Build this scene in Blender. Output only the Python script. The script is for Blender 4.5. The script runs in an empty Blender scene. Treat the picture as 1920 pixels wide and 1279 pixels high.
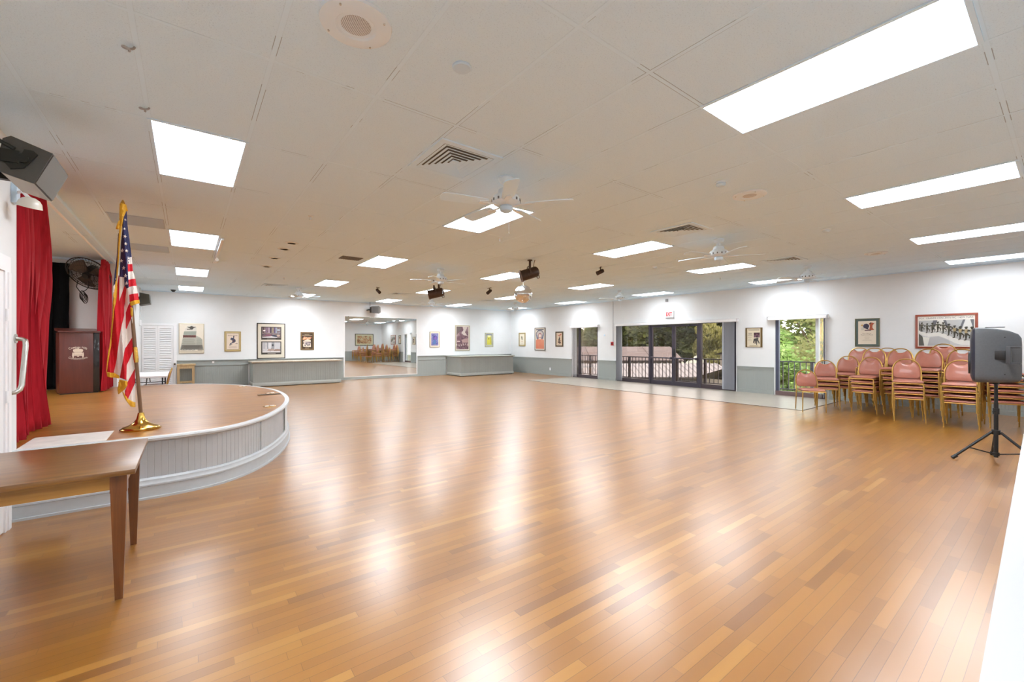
import bpy, bmesh, math, random
from mathutils import Vector, Matrix
random.seed(7)
PI = math.pi
C = bpy.context.scene.collection
R = math.radians

# ------------------------------------------------------------------ materials
def lin(h):
    h = h.lstrip('#')
    out = []
    for i in (0, 2, 4):
        c = int(h[i:i+2], 16)/255
        out.append(c/12.92 if c <= .04045 else ((c+.055)/1.055)**2.4)
    return (*out, 1)

class NT:
    """small helper to write node trees"""
    def __init__(s, name):
        s.m = bpy.data.materials.new(name); s.m.use_nodes = True
        s.t = s.m.node_tree; s.t.nodes.clear()
        s.out = s.t.nodes.new('ShaderNodeOutputMaterial')
    def n(s, typ, ins=None, **kw):
        nd = s.t.nodes.new('ShaderNode'+typ)
        for k, v in kw.items(): setattr(nd, k, v)
        for k, v in (ins or {}).items(): s.set(nd.inputs[k], v)
        return nd
    def set(s, sock, v):
        if isinstance(v, bpy.types.NodeSocket): s.t.links.new(v, sock)
        else: sock.default_value = v
    def math(s, op, a, b=None, c=None):
        nd = s.n('Math', operation=op)
        for i, v in enumerate((a, b, c)):
            if v is not None: s.set(nd.inputs[i], v)
        return nd.outputs[0]
    def mix(s, f, a, b, mode='MIX'):
        nd = s.n('Mix', data_type='RGBA', blend_type=mode)
        s.set(nd.inputs[0], f); s.set(nd.inputs[6], a); s.set(nd.inputs[7], b)
        return nd.outputs[2]
    def ramp(s, f, stops, interp='LINEAR'):
        nd = s.n('ValToRGB'); cr = nd.color_ramp; cr.interpolation = interp
        while len(cr.elements) < len(stops): cr.elements.new(.5)
        for e, (p, c) in zip(cr.elements, stops):
            e.position = p; e.color = lin(c) if isinstance(c, str) else c
        s.set(nd.inputs[0], f)
        return nd.outputs[0]
    def obj(s):
        return s.n('TexCoord').outputs['Object']
    def noise(s, vec, scale, detail=2, rough=.5, dist=0):
        nd = s.n('TexNoise', {'Scale': scale, 'Detail': detail, 'Roughness': rough, 'Distortion': dist})
        if vec is not None: s.set(nd.inputs['Vector'], vec)
        return nd.outputs['Fac']
    def mapv(s, vec, sc=(1, 1, 1), loc=(0, 0, 0), rot=(0, 0, 0)):
        return s.n('Mapping', {'Vector': vec, 'Scale': sc, 'Location': loc, 'Rotation': rot}).outputs[0]
    def done(s, **p):
        b = s.n('BsdfPrincipled')
        for k, v in p.items(): s.set(b.inputs[k.replace('_', ' ')], v)
        s.t.links.new(b.outputs[0], s.out.inputs[0])
        return s.m
    def bump(s, h, strength=.3, dist=.01):
        return s.n('Bump', {'Height': h, 'Strength': strength, 'Distance': dist}).outputs[0]

def plain(name, col, rough=.5, metal=0, coat=0, noise=0, nscale=20, bump=0, spec=.5):
    t = NT(name)
    c = lin(col)
    kw = {}
    if noise or bump:
        f = t.noise(t.obj(), nscale, 3)
        if noise:
            d = tuple(x*(1-noise) for x in c[:3])+(1,)
            l = tuple(min(1, x*(1+noise)) for x in c[:3])+(1,)
            c = t.ramp(f, [(.3, d), (.7, l)])
        if bump: kw['Normal'] = t.bump(f, bump, .005)
    return t.done(Base_Color=c, Roughness=rough, Metallic=metal, Coat_Weight=coat, Specular_IOR_Level=spec, **kw)

def wood(name, c1, c2, axis=0, rough=.35, coat=.2, fine=55):
    t = NT(name)
    sc = [fine, fine, fine]; sc[axis] = 2.2
    v = t.mapv(t.obj(), tuple(sc))
    f = t.noise(v, 1, 4, .6, .6)
    g = t.noise(t.obj(), 3, 2)
    c = t.ramp(f, [(.3, c1), (.7, c2)])
    c = t.mix(t.math('MULTIPLY', g, .35), c, lin(c1))
    return t.done(Base_Color=c, Roughness=rough, Coat_Weight=coat, Coat_Roughness=.29)

def boards(name, width, tones, rough=.277, lmin=.45, lmax=1.15, coat=.75):
    """strip flooring: rows run along object X"""
    t = NT(name)
    xyz = t.n('SeparateXYZ', {0: t.obj()})
    x, y = xyz.outputs[0], xyz.outputs[1]
    yr = t.math('DIVIDE', y, width)
    row = t.math('FLOOR', yr)
    fy = t.math('FRACT', yr)
    wn = t.n('TexWhiteNoise', noise_dimensions='1D'); t.set(wn.inputs['W'], row)
    wn2 = t.n('TexWhiteNoise', noise_dimensions='1D'); t.set(wn2.inputs['W'], t.math('ADD', row, 311.7))
    L = t.math('ADD', t.math('MULTIPLY', wn.outputs[0], lmax-lmin), lmin)
    xo = t.math('ADD', t.math('DIVIDE', x, L), t.math('MULTIPLY', wn2.outputs[0], 37))
    col = t.math('FLOOR', xo)
    fx = t.math('MULTIPLY', t.math('FRACT', xo), L)
    cmb = t.n('CombineXYZ', {0: row, 1: col, 2: 0.0})
    w3 = t.n('TexWhiteNoise', {'Vector': cmb.outputs[0]}, noise_dimensions='3D')
    rid = w3.outputs['Value']
    base = t.ramp(rid, tones)
    off = t.n('CombineXYZ', {0: t.math('MULTIPLY', rid, 91), 1: 0.0, 2: t.math('MULTIPLY', rid, 13)})
    va = t.n('VectorMath', operation='ADD'); t.set(va.inputs[0], t.obj()); t.set(va.inputs[1], off.outputs[0])
    grain = t.noise(t.mapv(va.outputs[0], (3, 46, 1)), 1, 4, .62, .8)
    c = t.mix(t.math('MULTIPLY', t.math('SUBTRACT', 1, grain), .42), base, t.mix(.5, base, lin('#7a4d28')))
    big = t.noise(t.obj(), .35, 2)
    c = t.mix(t.math('MULTIPLY', t.math('SUBTRACT', big, .3), .35), c, lin('#9a6c30'))
    e1 = t.math('LESS_THAN', fy, .02); e2 = t.math('GREATER_THAN', fy, .98)
    e3 = t.math('MULTIPLY', t.math('LESS_THAN', fx, .003), .6)
    gap = t.math('MAXIMUM', t.math('MAXIMUM', e1, e2), e3)
    c = t.mix(t.math('MULTIPLY', gap, .6), c, lin('#3c2210'))
    # worn boards: each slightly cupped and tipped
    cup = t.math('MULTIPLY', t.math('MULTIPLY', t.math('SUBTRACT', fy, .5), t.math('SUBTRACT', rid, .5)), .001)
    hx = t.math('MULTIPLY', t.math('SUBTRACT', 0, gap), .0003)
    wav = t.math('MULTIPLY', t.noise(t.mapv(t.obj(), (1.6, 9, 1)), 1, 2), .0011)
    h = t.math('ADD', cup, wav)
    bmp = t.n('Bump', {'Height': h, 'Strength': 1.0, 'Distance': 1.0}).outputs[0]
    ro = t.math('ADD', t.math('MULTIPLY', t.noise(t.obj(), 5, 3), .06), rough)
    return t.done(Base_Color=c, Roughness=ro, Coat_Weight=coat, Coat_Roughness=rough, Coat_IOR=1.6, Normal=bmp, Specular_IOR_Level=.5)

def glass(name, tint, gloss=.9):
    t = NT(name)
    tr = t.n('BsdfTransparent', {'Color': tint})
    gl = t.n('BsdfGlossy', {'Color': (1, 1, 1, 1), 'Roughness': .01})
    fr = t.n('Fresnel', {'IOR': 1.45})
    mx = t.n('MixShader', {0: t.math('MULTIPLY', fr.outputs[0], gloss), 1: tr.outputs[0], 2: gl.outputs[0]})
    t.t.links.new(mx.outputs[0], t.out.inputs[0])
    return t.m

def emit(name, col, strength):
    t = NT(name)
    e = t.n('Emission', {'Color': col, 'Strength': strength})
    t.t.links.new(e.outputs[0], t.out.inputs[0])
    return t.m

def blotch(name, stops, scale=6, stretch=(1, 1, 1), detail=4, dist=1.0, rough=.4):
    t = NT(name)
    f = t.noise(t.mapv(t.obj(), stretch), scale, detail, .6, dist)
    return t.done(Base_Color=t.ramp(f, stops), Roughness=rough, Coat_Weight=.3)

def beadboard(name, col, axis, pitch=.05, rough=.45):
    t = NT(name)
    xyz = t.n('SeparateXYZ', {0: t.obj()})
    f = t.math('FRACT', t.math('DIVIDE', xyz.outputs[axis], pitch))
    d = t.math('ABSOLUTE', t.math('SUBTRACT', f, .5))
    g = t.math('SMOOTH_MIN', t.math('MULTIPLY', d, 7), 1, .2)
    return t.done(Base_Color=lin(col), Roughness=rough, Normal=t.bump(g, .7, .004))

M = {}
def setup_materials():
    M['floor'] = boards('strip_oak_floor', .0572, [(0, '#764912'), (.1, '#885818'), (.5, '#93601c'), (.9, '#9d6b24'), (1, '#ab7c36')])
    M['stage_floor'] = boards('stage_strip_floor', .057, [(0, '#94591a'), (.4, '#a16824'), (.8, '#aa732c'), (1, '#b5813c')], rough=.285, coat=.4)
    t = NT('acoustic_tile')
    o = t.obj()
    sp = t.noise(o, 130, 2, .7)
    big = t.noise(o, .5, 3)
    c = t.ramp(sp, [(.3, '#c9deec'), (.42, '#dcf1ff'), (1, '#def3ff')])
    c = t.mix(t.math('MULTIPLY', big, .10), c, lin('#c3ccd2'))
    xyz = t.n('SeparateXYZ', {0: o})
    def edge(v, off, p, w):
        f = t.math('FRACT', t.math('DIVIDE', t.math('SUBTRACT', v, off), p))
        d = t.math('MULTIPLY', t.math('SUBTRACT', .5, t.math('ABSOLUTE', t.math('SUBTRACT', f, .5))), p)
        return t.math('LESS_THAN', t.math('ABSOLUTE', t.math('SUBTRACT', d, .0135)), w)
    uneven = t.math('GREATER_THAN', t.noise(t.mapv(o, (1.1, .7, 1)), 1.3, 3, .6), .53)  # random patches where the painted seam shade is stronger
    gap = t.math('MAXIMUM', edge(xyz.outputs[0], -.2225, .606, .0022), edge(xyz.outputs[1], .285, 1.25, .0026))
    gap = t.math('MULTIPLY', gap, t.math('ADD', t.math('MULTIPLY', uneven, .5), .05))
    c = t.mix(gap, c, lin('#4a4744'))  # shadow at bowed tile seams painted into the colour as dark lines
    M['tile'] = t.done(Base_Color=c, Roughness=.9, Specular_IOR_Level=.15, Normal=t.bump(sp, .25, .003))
    M['tbar'] = plain('ceiling_tee_white', '#dcf1ff', .9, spec=.15)
    M['wall'] = plain('wall_white', '#e2e4e4', .7, noise=.015, nscale=3, bump=.05)
    M['grey'] = plain('wainscot_grey', '#9aa09c', .5, noise=.03, nscale=4)
    M['grey_bx'] = beadboard('grey_beadboard_along_x', '#9aa09c', 0)
    M['grey_by'] = beadboard('grey_beadboard_along_y', '#9aa09c', 1)
    M['lgrey'] = plain('pale_grey_paint', '#b4b8ba', .4, noise=.03)
    M['lgrey2'] = plain('pale_grey_moulding', '#cdd1d3', .4)
    M['white'] = plain('white_paint', '#efeff0', .45)
    M['whitem'] = plain('white_enamel_metal', '#e3edf3', .55, spec=.25)
    M['offw'] = plain('ivory_plastic', '#cde1f0', .5, spec=.25)
    M['bronze'] = plain('dark_bronze_aluminium', '#4a4650', .4, .6)
    M['bronze2'] = plain('bronze_kick_rail', '#4d4448', .45, .4)
    M['glass_t'] = glass('tinted_bronze_glass', (.72, .67, .64, 1))
    M['glass_c'] = glass('clear_window_glass', (.95, .96, .95, 1))
    M['black'] = plain('black_plastic', '#1b1b1c', .5)
    M['blackm'] = plain('black_powder_coat', '#232324', .4, .3)
    M['dgrey'] = plain('charcoal_moulded_plastic', '#55575a', .55, noise=.06, nscale=60, bump=.1)
    M['chrome'] = plain('chrome', '#d8d8d8', .15, 1)
    M['steel'] = plain('brushed_nickel', '#c9c7c0', .28, 1)
    M['brass'] = plain('polished_brass', '#d6ab55', .2, 1)
    M['goldm'] = plain('gold_chair_tube', '#c09a52', .34, .85, noise=.12, nscale=14)
    M['vinyl'] = plain('rust_vinyl', '#a66652', .36, noise=.05, nscale=9, coat=.15)
    M['vinyl2'] = plain('rust_vinyl_seat', '#a26350', .4, noise=.06, nscale=9, coat=.1)
    M['red'] = plain('alarm_red', '#b01d22', .4)
    t = NT('red_velvet')
    f = t.noise(t.mapv(t.obj(), (30, 30, 1.5)), 1, 3)
    M['velvet'] = t.done(Base_Color=t.ramp(f, [(.3, '#961622'), (.7, '#b4202d')]), Roughness=.85, Sheen_Weight=.35, Sheen_Tint=lin('#d05058'), Specular_IOR_Level=.2)
    M['bvelvet'] = plain('black_drape', '#0d0d0e', .9, spec=.1)
    M['table'] = wood('walnut_laminate', '#63401a', '#8a5f2b', 0, .3, .3, 40)
    M['tablew'] = wood('walnut_leg', '#5a3014', '#7d4a22', 2, .32, .3, 40)
    M['rail'] = wood('table_apron', '#8a5f22', '#ab7c38', 0, .4, .2, 40)
    M['lect'] = wood('mahogany_laminate', '#52231b', '#6a3226', 2, .3, .4, 20)
    M['rawwood'] = wood('unfinished_pine', '#a98f66', '#c7ad84', 2, .6, 0, 30)
    M['pole'] = wood('oak_flag_pole', '#5f4024', '#7c5833', 2, .4, .2, 50)
    M['laminate'] = plain('beige_counter_laminate', '#b5aa98', .4, noise=.12, nscale=30)
    M['stone'] = plain('beige_floor_tile', '#a59c8e', .29, noise=.06, nscale=2)
    t = NT('troffer_diffuser')
    geo = t.n('NewGeometry')
    dt = t.n('VectorMath', operation='DOT_PRODUCT'); t.set(dt.inputs[0], geo.outputs['Normal']); t.set(dt.inputs[1], geo.outputs['Incoming'])
    cs = t.math('ABSOLUTE', dt.outputs['Value'])
    e = t.n('Emission', {'Color': (.93, .98, 1.05, 1), 'Strength': t.math('MULTIPLY', t.math('ADD', t.math('MULTIPLY', t.math('MULTIPLY', cs, cs), .75), .66), 22)})
    t.t.links.new(e.outputs[0], t.out.inputs[0]); M['lamp'] = t.m
    m2 = t.m.copy(); m2.name = 'troffer_diffuser_dim'
    [n for n in m2.node_tree.nodes if n.type == 'MATH' and abs(n.inputs[1].default_value-22) < .01][0].inputs[1].default_value = 11
    M['lamp_dim'] = m2  # weaker copy for the side columns, keeps the walls beside them from clipping
    t = NT('mirror_silver')
    M['mirror'] = t.done(Base_Color=(.86, .88, .87, 1), Metallic=1.0, Roughness=.015)
    M['facet'] = plain('mirror_facets', '#e6e6e6', .06, 1)
    M['canb'] = plain('brown_black_lamp_housing', '#3d2a1e', .45, .4, noise=.15, nscale=30)
    M['lens'] = plain('lamp_lens', '#cbb9a0', .2)
    M['vane'] = plain('grey_blind_vane', '#a9acb4', .6)
    M['vanew'] = plain('white_blind_vane', '#e9e9ea', .6)
    M['valance'] = plain('white_valance', '#f1f1f2', .4)
    M['dark'] = plain('dark_opening', '#5f5c59', .8)
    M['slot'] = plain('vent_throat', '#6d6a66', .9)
    M['mesh'] = plain('perforated_grille', '#b9b8b4', .7)
    M['paper'] = plain('cream_paper', '#e4dccb', .5, coat=.2)
    M['gold_fr'] = plain('gilt_frame', '#b29a63', .4, .5)
    M['blk_fr'] = plain('black_wood_frame', '#2c2620', .4)
    M['brn_fr'] = plain('brown_wood_frame', '#6d5434', .45)
    M['red_fr'] = plain('red_mahogany_frame', '#94452f', .35, coat=.4)
    M['sil_fr'] = plain('silver_gilt_frame', '#b7ac93', .4, .4)
    M['flag_red'] = plain('flag_red', '#d01324', .6, noise=.05, nscale=12)
    M['flag_white'] = plain('flag_white', '#ece2d8', .6)
    M['flag_blue'] = plain('flag_blue', '#2a2c55', .6, noise=.08)
    M['fringe'] = plain('gold_fringe', '#e0a92a', .6, noise=.2, nscale=200)

# ------------------------------------------------------------------ mesh builder
class MB:
    def __init__(s): s.b = bmesh.new()
    def _new(s, fn, mi=0, T=None, smooth=False):
        n0 = len(s.b.verts); f0 = len(s.b.faces)
        fn()
        s.b.verts.ensure_lookup_table(); s.b.faces.ensure_lookup_table()
        vs = s.b.verts[n0:]; fs = s.b.faces[f0:]
        for f in fs: f.material_index = mi; f.smooth = smooth
        if T is not None: bmesh.ops.transform(s.b, matrix=T, verts=vs)
        return vs, fs
    def box(s, x0, x1, y0, y1, z0, z1, bev=0, mi=0, T=None, seg=2):
        if bev:
            b2 = bmesh.new()
            bmesh.ops.create_cube(b2, size=1)
            for v in b2.verts: v.co = Vector(((x0+x1)/2+v.co.x*(x1-x0), (y0+y1)/2+v.co.y*(y1-y0), (z0+z1)/2+v.co.z*(z1-z0)))
            bmesh.ops.bevel(b2, geom=b2.edges[:], offset=bev, segments=seg, affect='EDGES', profile=.5)
            s._merge(b2, mi, T, True)
        else:
            def fn():
                vs = [s.b.verts.new(p) for p in ((x0,y0,z0),(x1,y0,z0),(x1,y1,z0),(x0,y1,z0),(x0,y0,z1),(x1,y0,z1),(x1,y1,z1),(x0,y1,z1))]
                for q in ((0,3,2,1),(4,5,6,7),(0,1,5,4),(1,2,6,5),(2,3,7,6),(3,0,4,7)): s.b.faces.new([vs[i] for i in q])
            s._new(fn, mi, T)
        return s
    def _merge(s, b2, mi=0, T=None, smooth=False, keep=False):
        mp = {}
        for v in b2.verts: mp[v] = s.b.verts.new(T @ v.co if T is not None else v.co)
        for f in b2.faces:
            try: g = s.b.faces.new([mp[v] for v in f.verts])
            except ValueError: continue
            g.material_index = f.material_index if keep else mi; g.smooth = smooth
        b2.free()
    def poly(s, pts, mi=0, T=None):
        def fn(): s.b.faces.new([s.b.verts.new(p) for p in pts])
        s._new(fn, mi, T); return s
    def prism(s, pts, h, mi=0, T=None, axis='z', smooth=False):
        """pts: 2D outline, extruded from 0..h along axis (x: (y,z) outline; y: (x,z); z: (x,y))"""
        def mk(p, t):
            return (t, p[0], p[1]) if axis == 'x' else (p[0], t, p[1]) if axis == 'y' else (p[0], p[1], t)
        a, b = h if isinstance(h, tuple) else (0, h)
        def fn():
            A = [s.b.verts.new(mk(p, a)) for p in pts]; B = [s.b.verts.new(mk(p, b)) for p in pts]
            n = len(pts)
            s.b.faces.new(A[::-1]); s.b.faces.new(B)
            for i in range(n): s.b.faces.new([A[i], A[(i+1) % n], B[(i+1) % n], B[i]])
        s._new(fn, mi, T, smooth); return s
    def lathe(s, prof, seg=24, mi=0, T=None, smooth=True):
        def fn():
            rings = []
            for r, z in prof:
                if r < 1e-6: rings.append([s.b.verts.new((0, 0, z))])
                else: rings.append([s.b.verts.new((r*math.cos(2*PI*k/seg), r*math.sin(2*PI*k/seg), z)) for k in range(seg)])
            for a, b in zip(rings, rings[1:]):
                for k in range(seg):
                    k2 = (k+1) % seg
                    q = [a[k % len(a)], a[k2 % len(a)], b[k2 % len(b)], b[k % len(b)]]
                    q = list(dict.fromkeys(q))
                    if len(q) > 2: s.b.faces.new(q)
            for rg in (rings[0], rings[-1]):
                if len(rg) > 2:
                    try: s.b.faces.new(rg)
                    except ValueError: pass
        s._new(fn, mi, T, smooth); return s
    def cyl(s, p0, p1, r, seg=16, mi=0, r2=None, smooth=True):
        p0, p1 = Vector(p0), Vector(p1); d = p1-p0
        T = Matrix.Translation(p0) @ d.to_track_quat('Z', 'Y').to_matrix().to_4x4()
        r2 = r if r2 is None else r2
        return s.lathe([(0, 0), (r, 0), (r2, d.length), (0, d.length)], seg, mi, T, smooth)
    def tube(s, pts, r, seg=8, mi=0, closed=False, smooth=True):
        P = [Vector(p) for p in pts]; n = len(P)
        rr = r if isinstance(r, (list, tuple)) else [r]*n
        def fn():
            up = None; rings = []
            for i in range(n):
                a = P[(i-1) % n] if closed or i > 0 else P[i]
                b = P[(i+1) % n] if closed or i < n-1 else P[i]
                d = (b-a).normalized()
                if up is None:
                    up = Vector((0, 0, 1)) if abs(d.z) < .9 else Vector((1, 0, 0))
                x = up.cross(d)
                if x.length < 1e-5: x = Vector((1, .3, 0)).cross(d)
                x.normalize(); y = d.cross(x); up = y
                rings.append([s.b.verts.new(P[i]+(x*math.cos(2*PI*k/seg)+y*math.sin(2*PI*k/seg))*rr[i]) for k in range(seg)])
            m = n if closed else n-1
            for i in range(m):
                A, B = rings[i], rings[(i+1) % n]
                for k in range(seg): s.b.faces.new([A[k], A[(k+1) % seg], B[(k+1) % seg], B[k]])
            if not closed: s.b.faces.new(rings[0][::-1]); s.b.faces.new(rings[-1])
        s._new(fn, mi, None, smooth); return s
    def loft(s, sections, mi=0, T=None, smooth=True, cap=True):
        def fn():
            rings = [[s.b.verts.new(p) for p in sec] for sec in sections]
            n = len(rings[0])
            for A, B in zip(rings, rings[1:]):
                for k in range(n if n > 2 else 1): s.b.faces.new([A[k], A[(k+1) % n], B[(k+1) % n], B[k]])
            if cap: s.b.faces.new(rings[0][::-1]); s.b.faces.new(rings[-1])
        s._new(fn, mi, T, smooth); return s
    def grid(s, fn2, nu, nv, mi=0, T=None, smooth=True):
        def fn():
            V = [[s.b.verts.new(fn2(i/nu, j/nv)) for j in range(nv+1)] for i in range(nu+1)]
            for i in range(nu):
                for j in range(nv): s.b.faces.new([V[i][j], V[i+1][j], V[i+1][j+1], V[i][j+1]])
        s._new(fn, mi, T, smooth); return s
    def sphere(s, c, r, seg=20, rings=12, mi=0, scale=(1, 1, 1), smooth=True):
        pr = [(r*math.sin(PI*k/rings), -r*math.cos(PI*k/rings)) for k in range(rings+1)]
        pr[0] = (0, -r); pr[-1] = (0, r)
        T = Matrix.Translation(c) @ Matrix.Diagonal((*scale, 1))
        return s.lathe(pr, seg, mi, T, smooth)
    def text(s, body, size, T, mi=0, depth=0, bend=None, width=None, bold=0):
        cu = bpy.data.curves.new('lettering_curve', 'FONT'); cu.body = body; cu.size = size
        cu.align_x = 'CENTER'; cu.align_y = 'CENTER'; cu.extrude = depth; cu.offset = bold
        ob = bpy.data.objects.new('lettering_curve', cu)
        me = bpy.data.meshes.new_from_object(ob)
        b2 = bmesh.new(); b2.from_mesh(me)
        if width and b2.verts:
            w = max(v.co.x for v in b2.verts)-min(v.co.x for v in b2.verts)
            for v in b2.verts: v.co.x *= width/w
        if bend:
            for v in b2.verts:
                a = v.co.x/bend; rr = bend+v.co.y
                v.co.x = rr*math.sin(a); v.co.y = rr*math.cos(a)-bend
        s._merge(b2, mi, T)
        bpy.data.objects.remove(ob); bpy.data.curves.remove(cu); bpy.data.meshes.remove(me)
        return s
    def build(s, name, mats, parent=None, world=False, weld=False, sharp=35):
        me = bpy.data.meshes.new(name)
        if weld: bmesh.ops.remove_doubles(s.b, verts=s.b.verts[:], dist=1e-5)
        bmesh.ops.recalc_face_normals(s.b, faces=s.b.faces[:])
        lim = R(sharp)
        for e in s.b.edges:
            if len(e.link_faces) == 2 and e.calc_face_angle(0) > lim: e.smooth = False
        if world and parent is not None:
            r = parent; T = Matrix.Identity(4)
            while r is not None: T = r.matrix_basis @ T; r = r.parent
            bmesh.ops.transform(s.b, matrix=T.inverted(), verts=s.b.verts[:])
        s.b.to_mesh(me); s.b.free()
        for m in (mats if isinstance(mats, (list, tuple)) else [mats]):
            me.materials.append(M[m] if isinstance(m, str) else m)
        o = bpy.data.objects.new(name, me); C.objects.link(o)
        if parent is not None: o.parent = parent
        return o

def thing(name, label, cat, loc=(0, 0, 0), rz=0, group=None):
    o = bpy.data.objects.new(name, None); C.objects.link(o)
    o.location = loc; o.rotation_euler = (0, 0, rz); o.empty_display_size = .1
    o['label'] = label; o['category'] = cat
    if group: o['group'] = group
    return o
def tag(o, label, cat, group=None):
    o['label'] = label; o['category'] = cat
    if group: o['group'] = group
    return o
def struct(o):
    o['kind'] = 'structure'; return o
def sempty(name, loc=(0, 0, 0), rz=0):
    o = bpy.data.objects.new(name, None); C.objects.link(o)
    o.location = loc; o.rotation_euler = (0, 0, rz); o.empty_display_size = .1
    o['kind'] = 'structure'; return o
KIDS = {}
def copy_tree(o, parent=None):
    c = o.copy(); C.objects.link(c); c.parent = parent
    for ch in KIDS.get(o.name) or [x for x in o.children]:
        copy_tree(ch, c)
    return c
def T3(x, y, z, rx=0, ry=0, rz=0):
    return Matrix.Translation((x, y, z)) @ Matrix.Rotation(rz, 4, 'Z') @ Matrix.Rotation(ry, 4, 'Y') @ Matrix.Rotation(rx, 4, 'X')

H = 3.07          # ceiling height
XL, XR, YF, YB = -1.13, 13.05, -.9, 17.25
SZ = .57          # stage height
# ------------------------------------------------------------------ the setting
def build_room():
    struct(MB().box(-4.6, XR+.15, YF-.15, YB+.15, -.25, 0).build('floor', 'floor'))
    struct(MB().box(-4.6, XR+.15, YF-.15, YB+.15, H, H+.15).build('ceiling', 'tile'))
    # suspended grid of tee bars
    mb = MB()
    xs = []
    x = -.2225-.606
    while x < XR:
        if x > XL: mb.box(x-.012, x+.012, YF, YB, H-.0015, H+.01); xs.append(x)
        x += .606
    y = .285-1.25
    while y < YB:
        if y > YF: mb.box(XL, XR, y-.012, y+.012, H-.001, H+.01)
        y += 1.25
    struct(mb.build('trim_1', 'tbar'))
    # wall angle at ceiling, proscenium track
    mb = MB()
    mb.box(XL-.04, XL, 5.3, 11.6, H-.045, H)
    mb.box(XL, XR, YB-.02, YB, H-.02, H); mb.box(XR-.02, XR, YF, YB, H-.02, H)
    mb.box(-4.5, XL-.04, 11.56, 11.6, H-.035, H)
    struct(mb.build('trim_2', 'tbar'))
    struct(MB().box(XL-.15, XR+.15, YB, YB+.15, 0, H).build('wall_back', 'wall'))
    struct(MB().box(XL-.15, XR+.15, YF-.15, YF, 0, H).build('wall_front', 'wall'))
    # stage end walls + left wall
    mb = MB()
    mb.box(XL-.15, XL, YF, 5.3, 0, H)
    mb.box(XL-.15, XL, 11.6, YB, 0, H)
    struct(mb.build('wall_left', 'wall'))
    mb = MB()
    mb.box(-4.6, XL-.15, 11.6, 11.75, 0, H)
    mb.box(-4.75, -4.6, 5.15, 11.75, 0, H)
    mb.box(-4.6, XL-.15, 5.15, 5.3, 0, H)
    struct(mb.build('wall_stage', 'wall'))
    # right wall with its openings
    mb = MB()
    W0, W1 = XR, XR+.15
    ops = [(3.86, 5.03, .0, 2.14), (6.1, 10.55, .0, 2.14), (11.5, 12.9, 0, 2.14)]
    y = YF
    for a, b, z0, z1 in ops:
        mb.box(W0, W1, y, a, 0, H); mb.box(W0, W1, a, b, z1, H); y = b
    mb.box(W0, W1, y, YB, 0, H)
    struct(mb.build('wall_right', 'wall'))
    # wainscot: right wall
    def seg_right(mb, y0, y1):
        mb.box(XR-.012, XR, y0, y1, 0, .70, mi=1)
        mb.box(XR-.028, XR, y0, y1, .69, .745); mb.box(XR-.04, XR, y0, y1, .745, .765, .004)
        mb.box(XR-.03, XR, y0, y1, 0, .085); mb.box(XR-.022, XR, y0, y1, .085, .105, .004)
    mb = MB()
    for a, b in ((YF, 3.78), (5.06, 6.06), (10.58, 11.47), (12.95, YB)): seg_right(mb, a, b)
    struct(mb.build('trim_right', ['grey', 'grey_by']))
    mb = MB()
    for a, b in ((-.28, 1.66), (4.46, 4.84), (7.95, 9.33), (12.22, XR)):
        mb.box(a, b, YB-.012, YB, 0, .72, mi=1)
        mb.box(a, b, YB-.014, YB, .72, .87); mb.box(a, b, YB-.03, YB, .70, .725, .004); mb.box(a, b, YB-.04, YB, .865, .89, .004)
        mb.box(a, b, YB-.03, YB, 0, .1)
    # the strip behind and over the counters
    for a, b in ((1.66, 4.46), (9.33, 12.22)):
        mb.box(a, b, YB-.014, YB, .72, .87); mb.box(a, b, YB-.04, YB, .865, .89, .004)
    mb.box(4.84, 7.95, YB-.03, YB, 0, .1)
    struct(mb.build('trim_back', ['grey', 'grey_bx']))
    mb = MB()
    mb.box(3.4, XR, YF, YF+.012, 0, .75, mi=1); mb.box(3.4, XR, YF, YF+.035, .745, .77, .004); mb.box(3.4, XR, YF, YF+.03, 0, .1)
    struct(mb.build('trim_front', ['grey', 'grey_bx']))
    struct(MB().box(XL, XL+.018, 11.75, YB, 0, .1).box(XL, XL+.018, YF, 4.0, 0, .1).build('baseboard_left', 'lgrey'))
    # tiled strip along the glass doors, with its dark edge
    struct(MB().box(10.47, XR, 3.52, 12.8, 0, .004).build('floor_tiles', M['stone']))
    struct(MB().box(10.44, 10.47, 3.49, 12.8, 0, .006).box(10.44, XR, 3.49, 3.52, 0, .006).build('trim_3', plain('threshold_strip', '#5d4b3a', .5)))

    # ---------------- glazed doors and windows in the right wall
    def frame_unit(name, y0, y1, mulls, leaves):
        root = sempty(name, (XR, (y0+y1)/2, 0))
        fx0, fx1 = XR+.03, XR+.11
        mb = MB()
        mb.box(fx0, fx1, y0, y0+.06, 0, 2.14); mb.box(fx0, fx1, y1-.06, y1, 0, 2.14)
        mb.box(fx0, fx1, y0, y1, 2.08, 2.14)
        for a, b in mulls: mb.box(fx0-.01, fx1+.01, a, b, 0, 2.08)
        mb.build('frame', 'bronze', root, world=True)
        mb = MB().box(fx0-.01, fx1+.01, y0, y1, 0, .13)
        mb.box(fx0-.02, fx1+.02, y0, y1, 0, .02)
        mb.build('sill_rail', 'bronze2', root, world=True)
        return root
    g = sempty('door_1', (XR, 8.3, 0))
    mb = MB(); fx0, fx1 = XR+.03, XR+.11
    mb.box(fx0, fx1, 6.1, 6.17, 0, 2.14); mb.box(fx0, fx1, 10.48, 10.55, 0, 2.14); mb.box(fx0, fx1, 6.17, 10.48, 2.07, 2.14)
    mb.box(fx0-.01, fx1+.02, 9.07, 9.15, 0, 2.07); mb.box(fx0-.01, fx1+.02, 7.21, 7.29, 0, 2.07)
    mb.build('frame', 'bronze', g, world=True)
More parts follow.
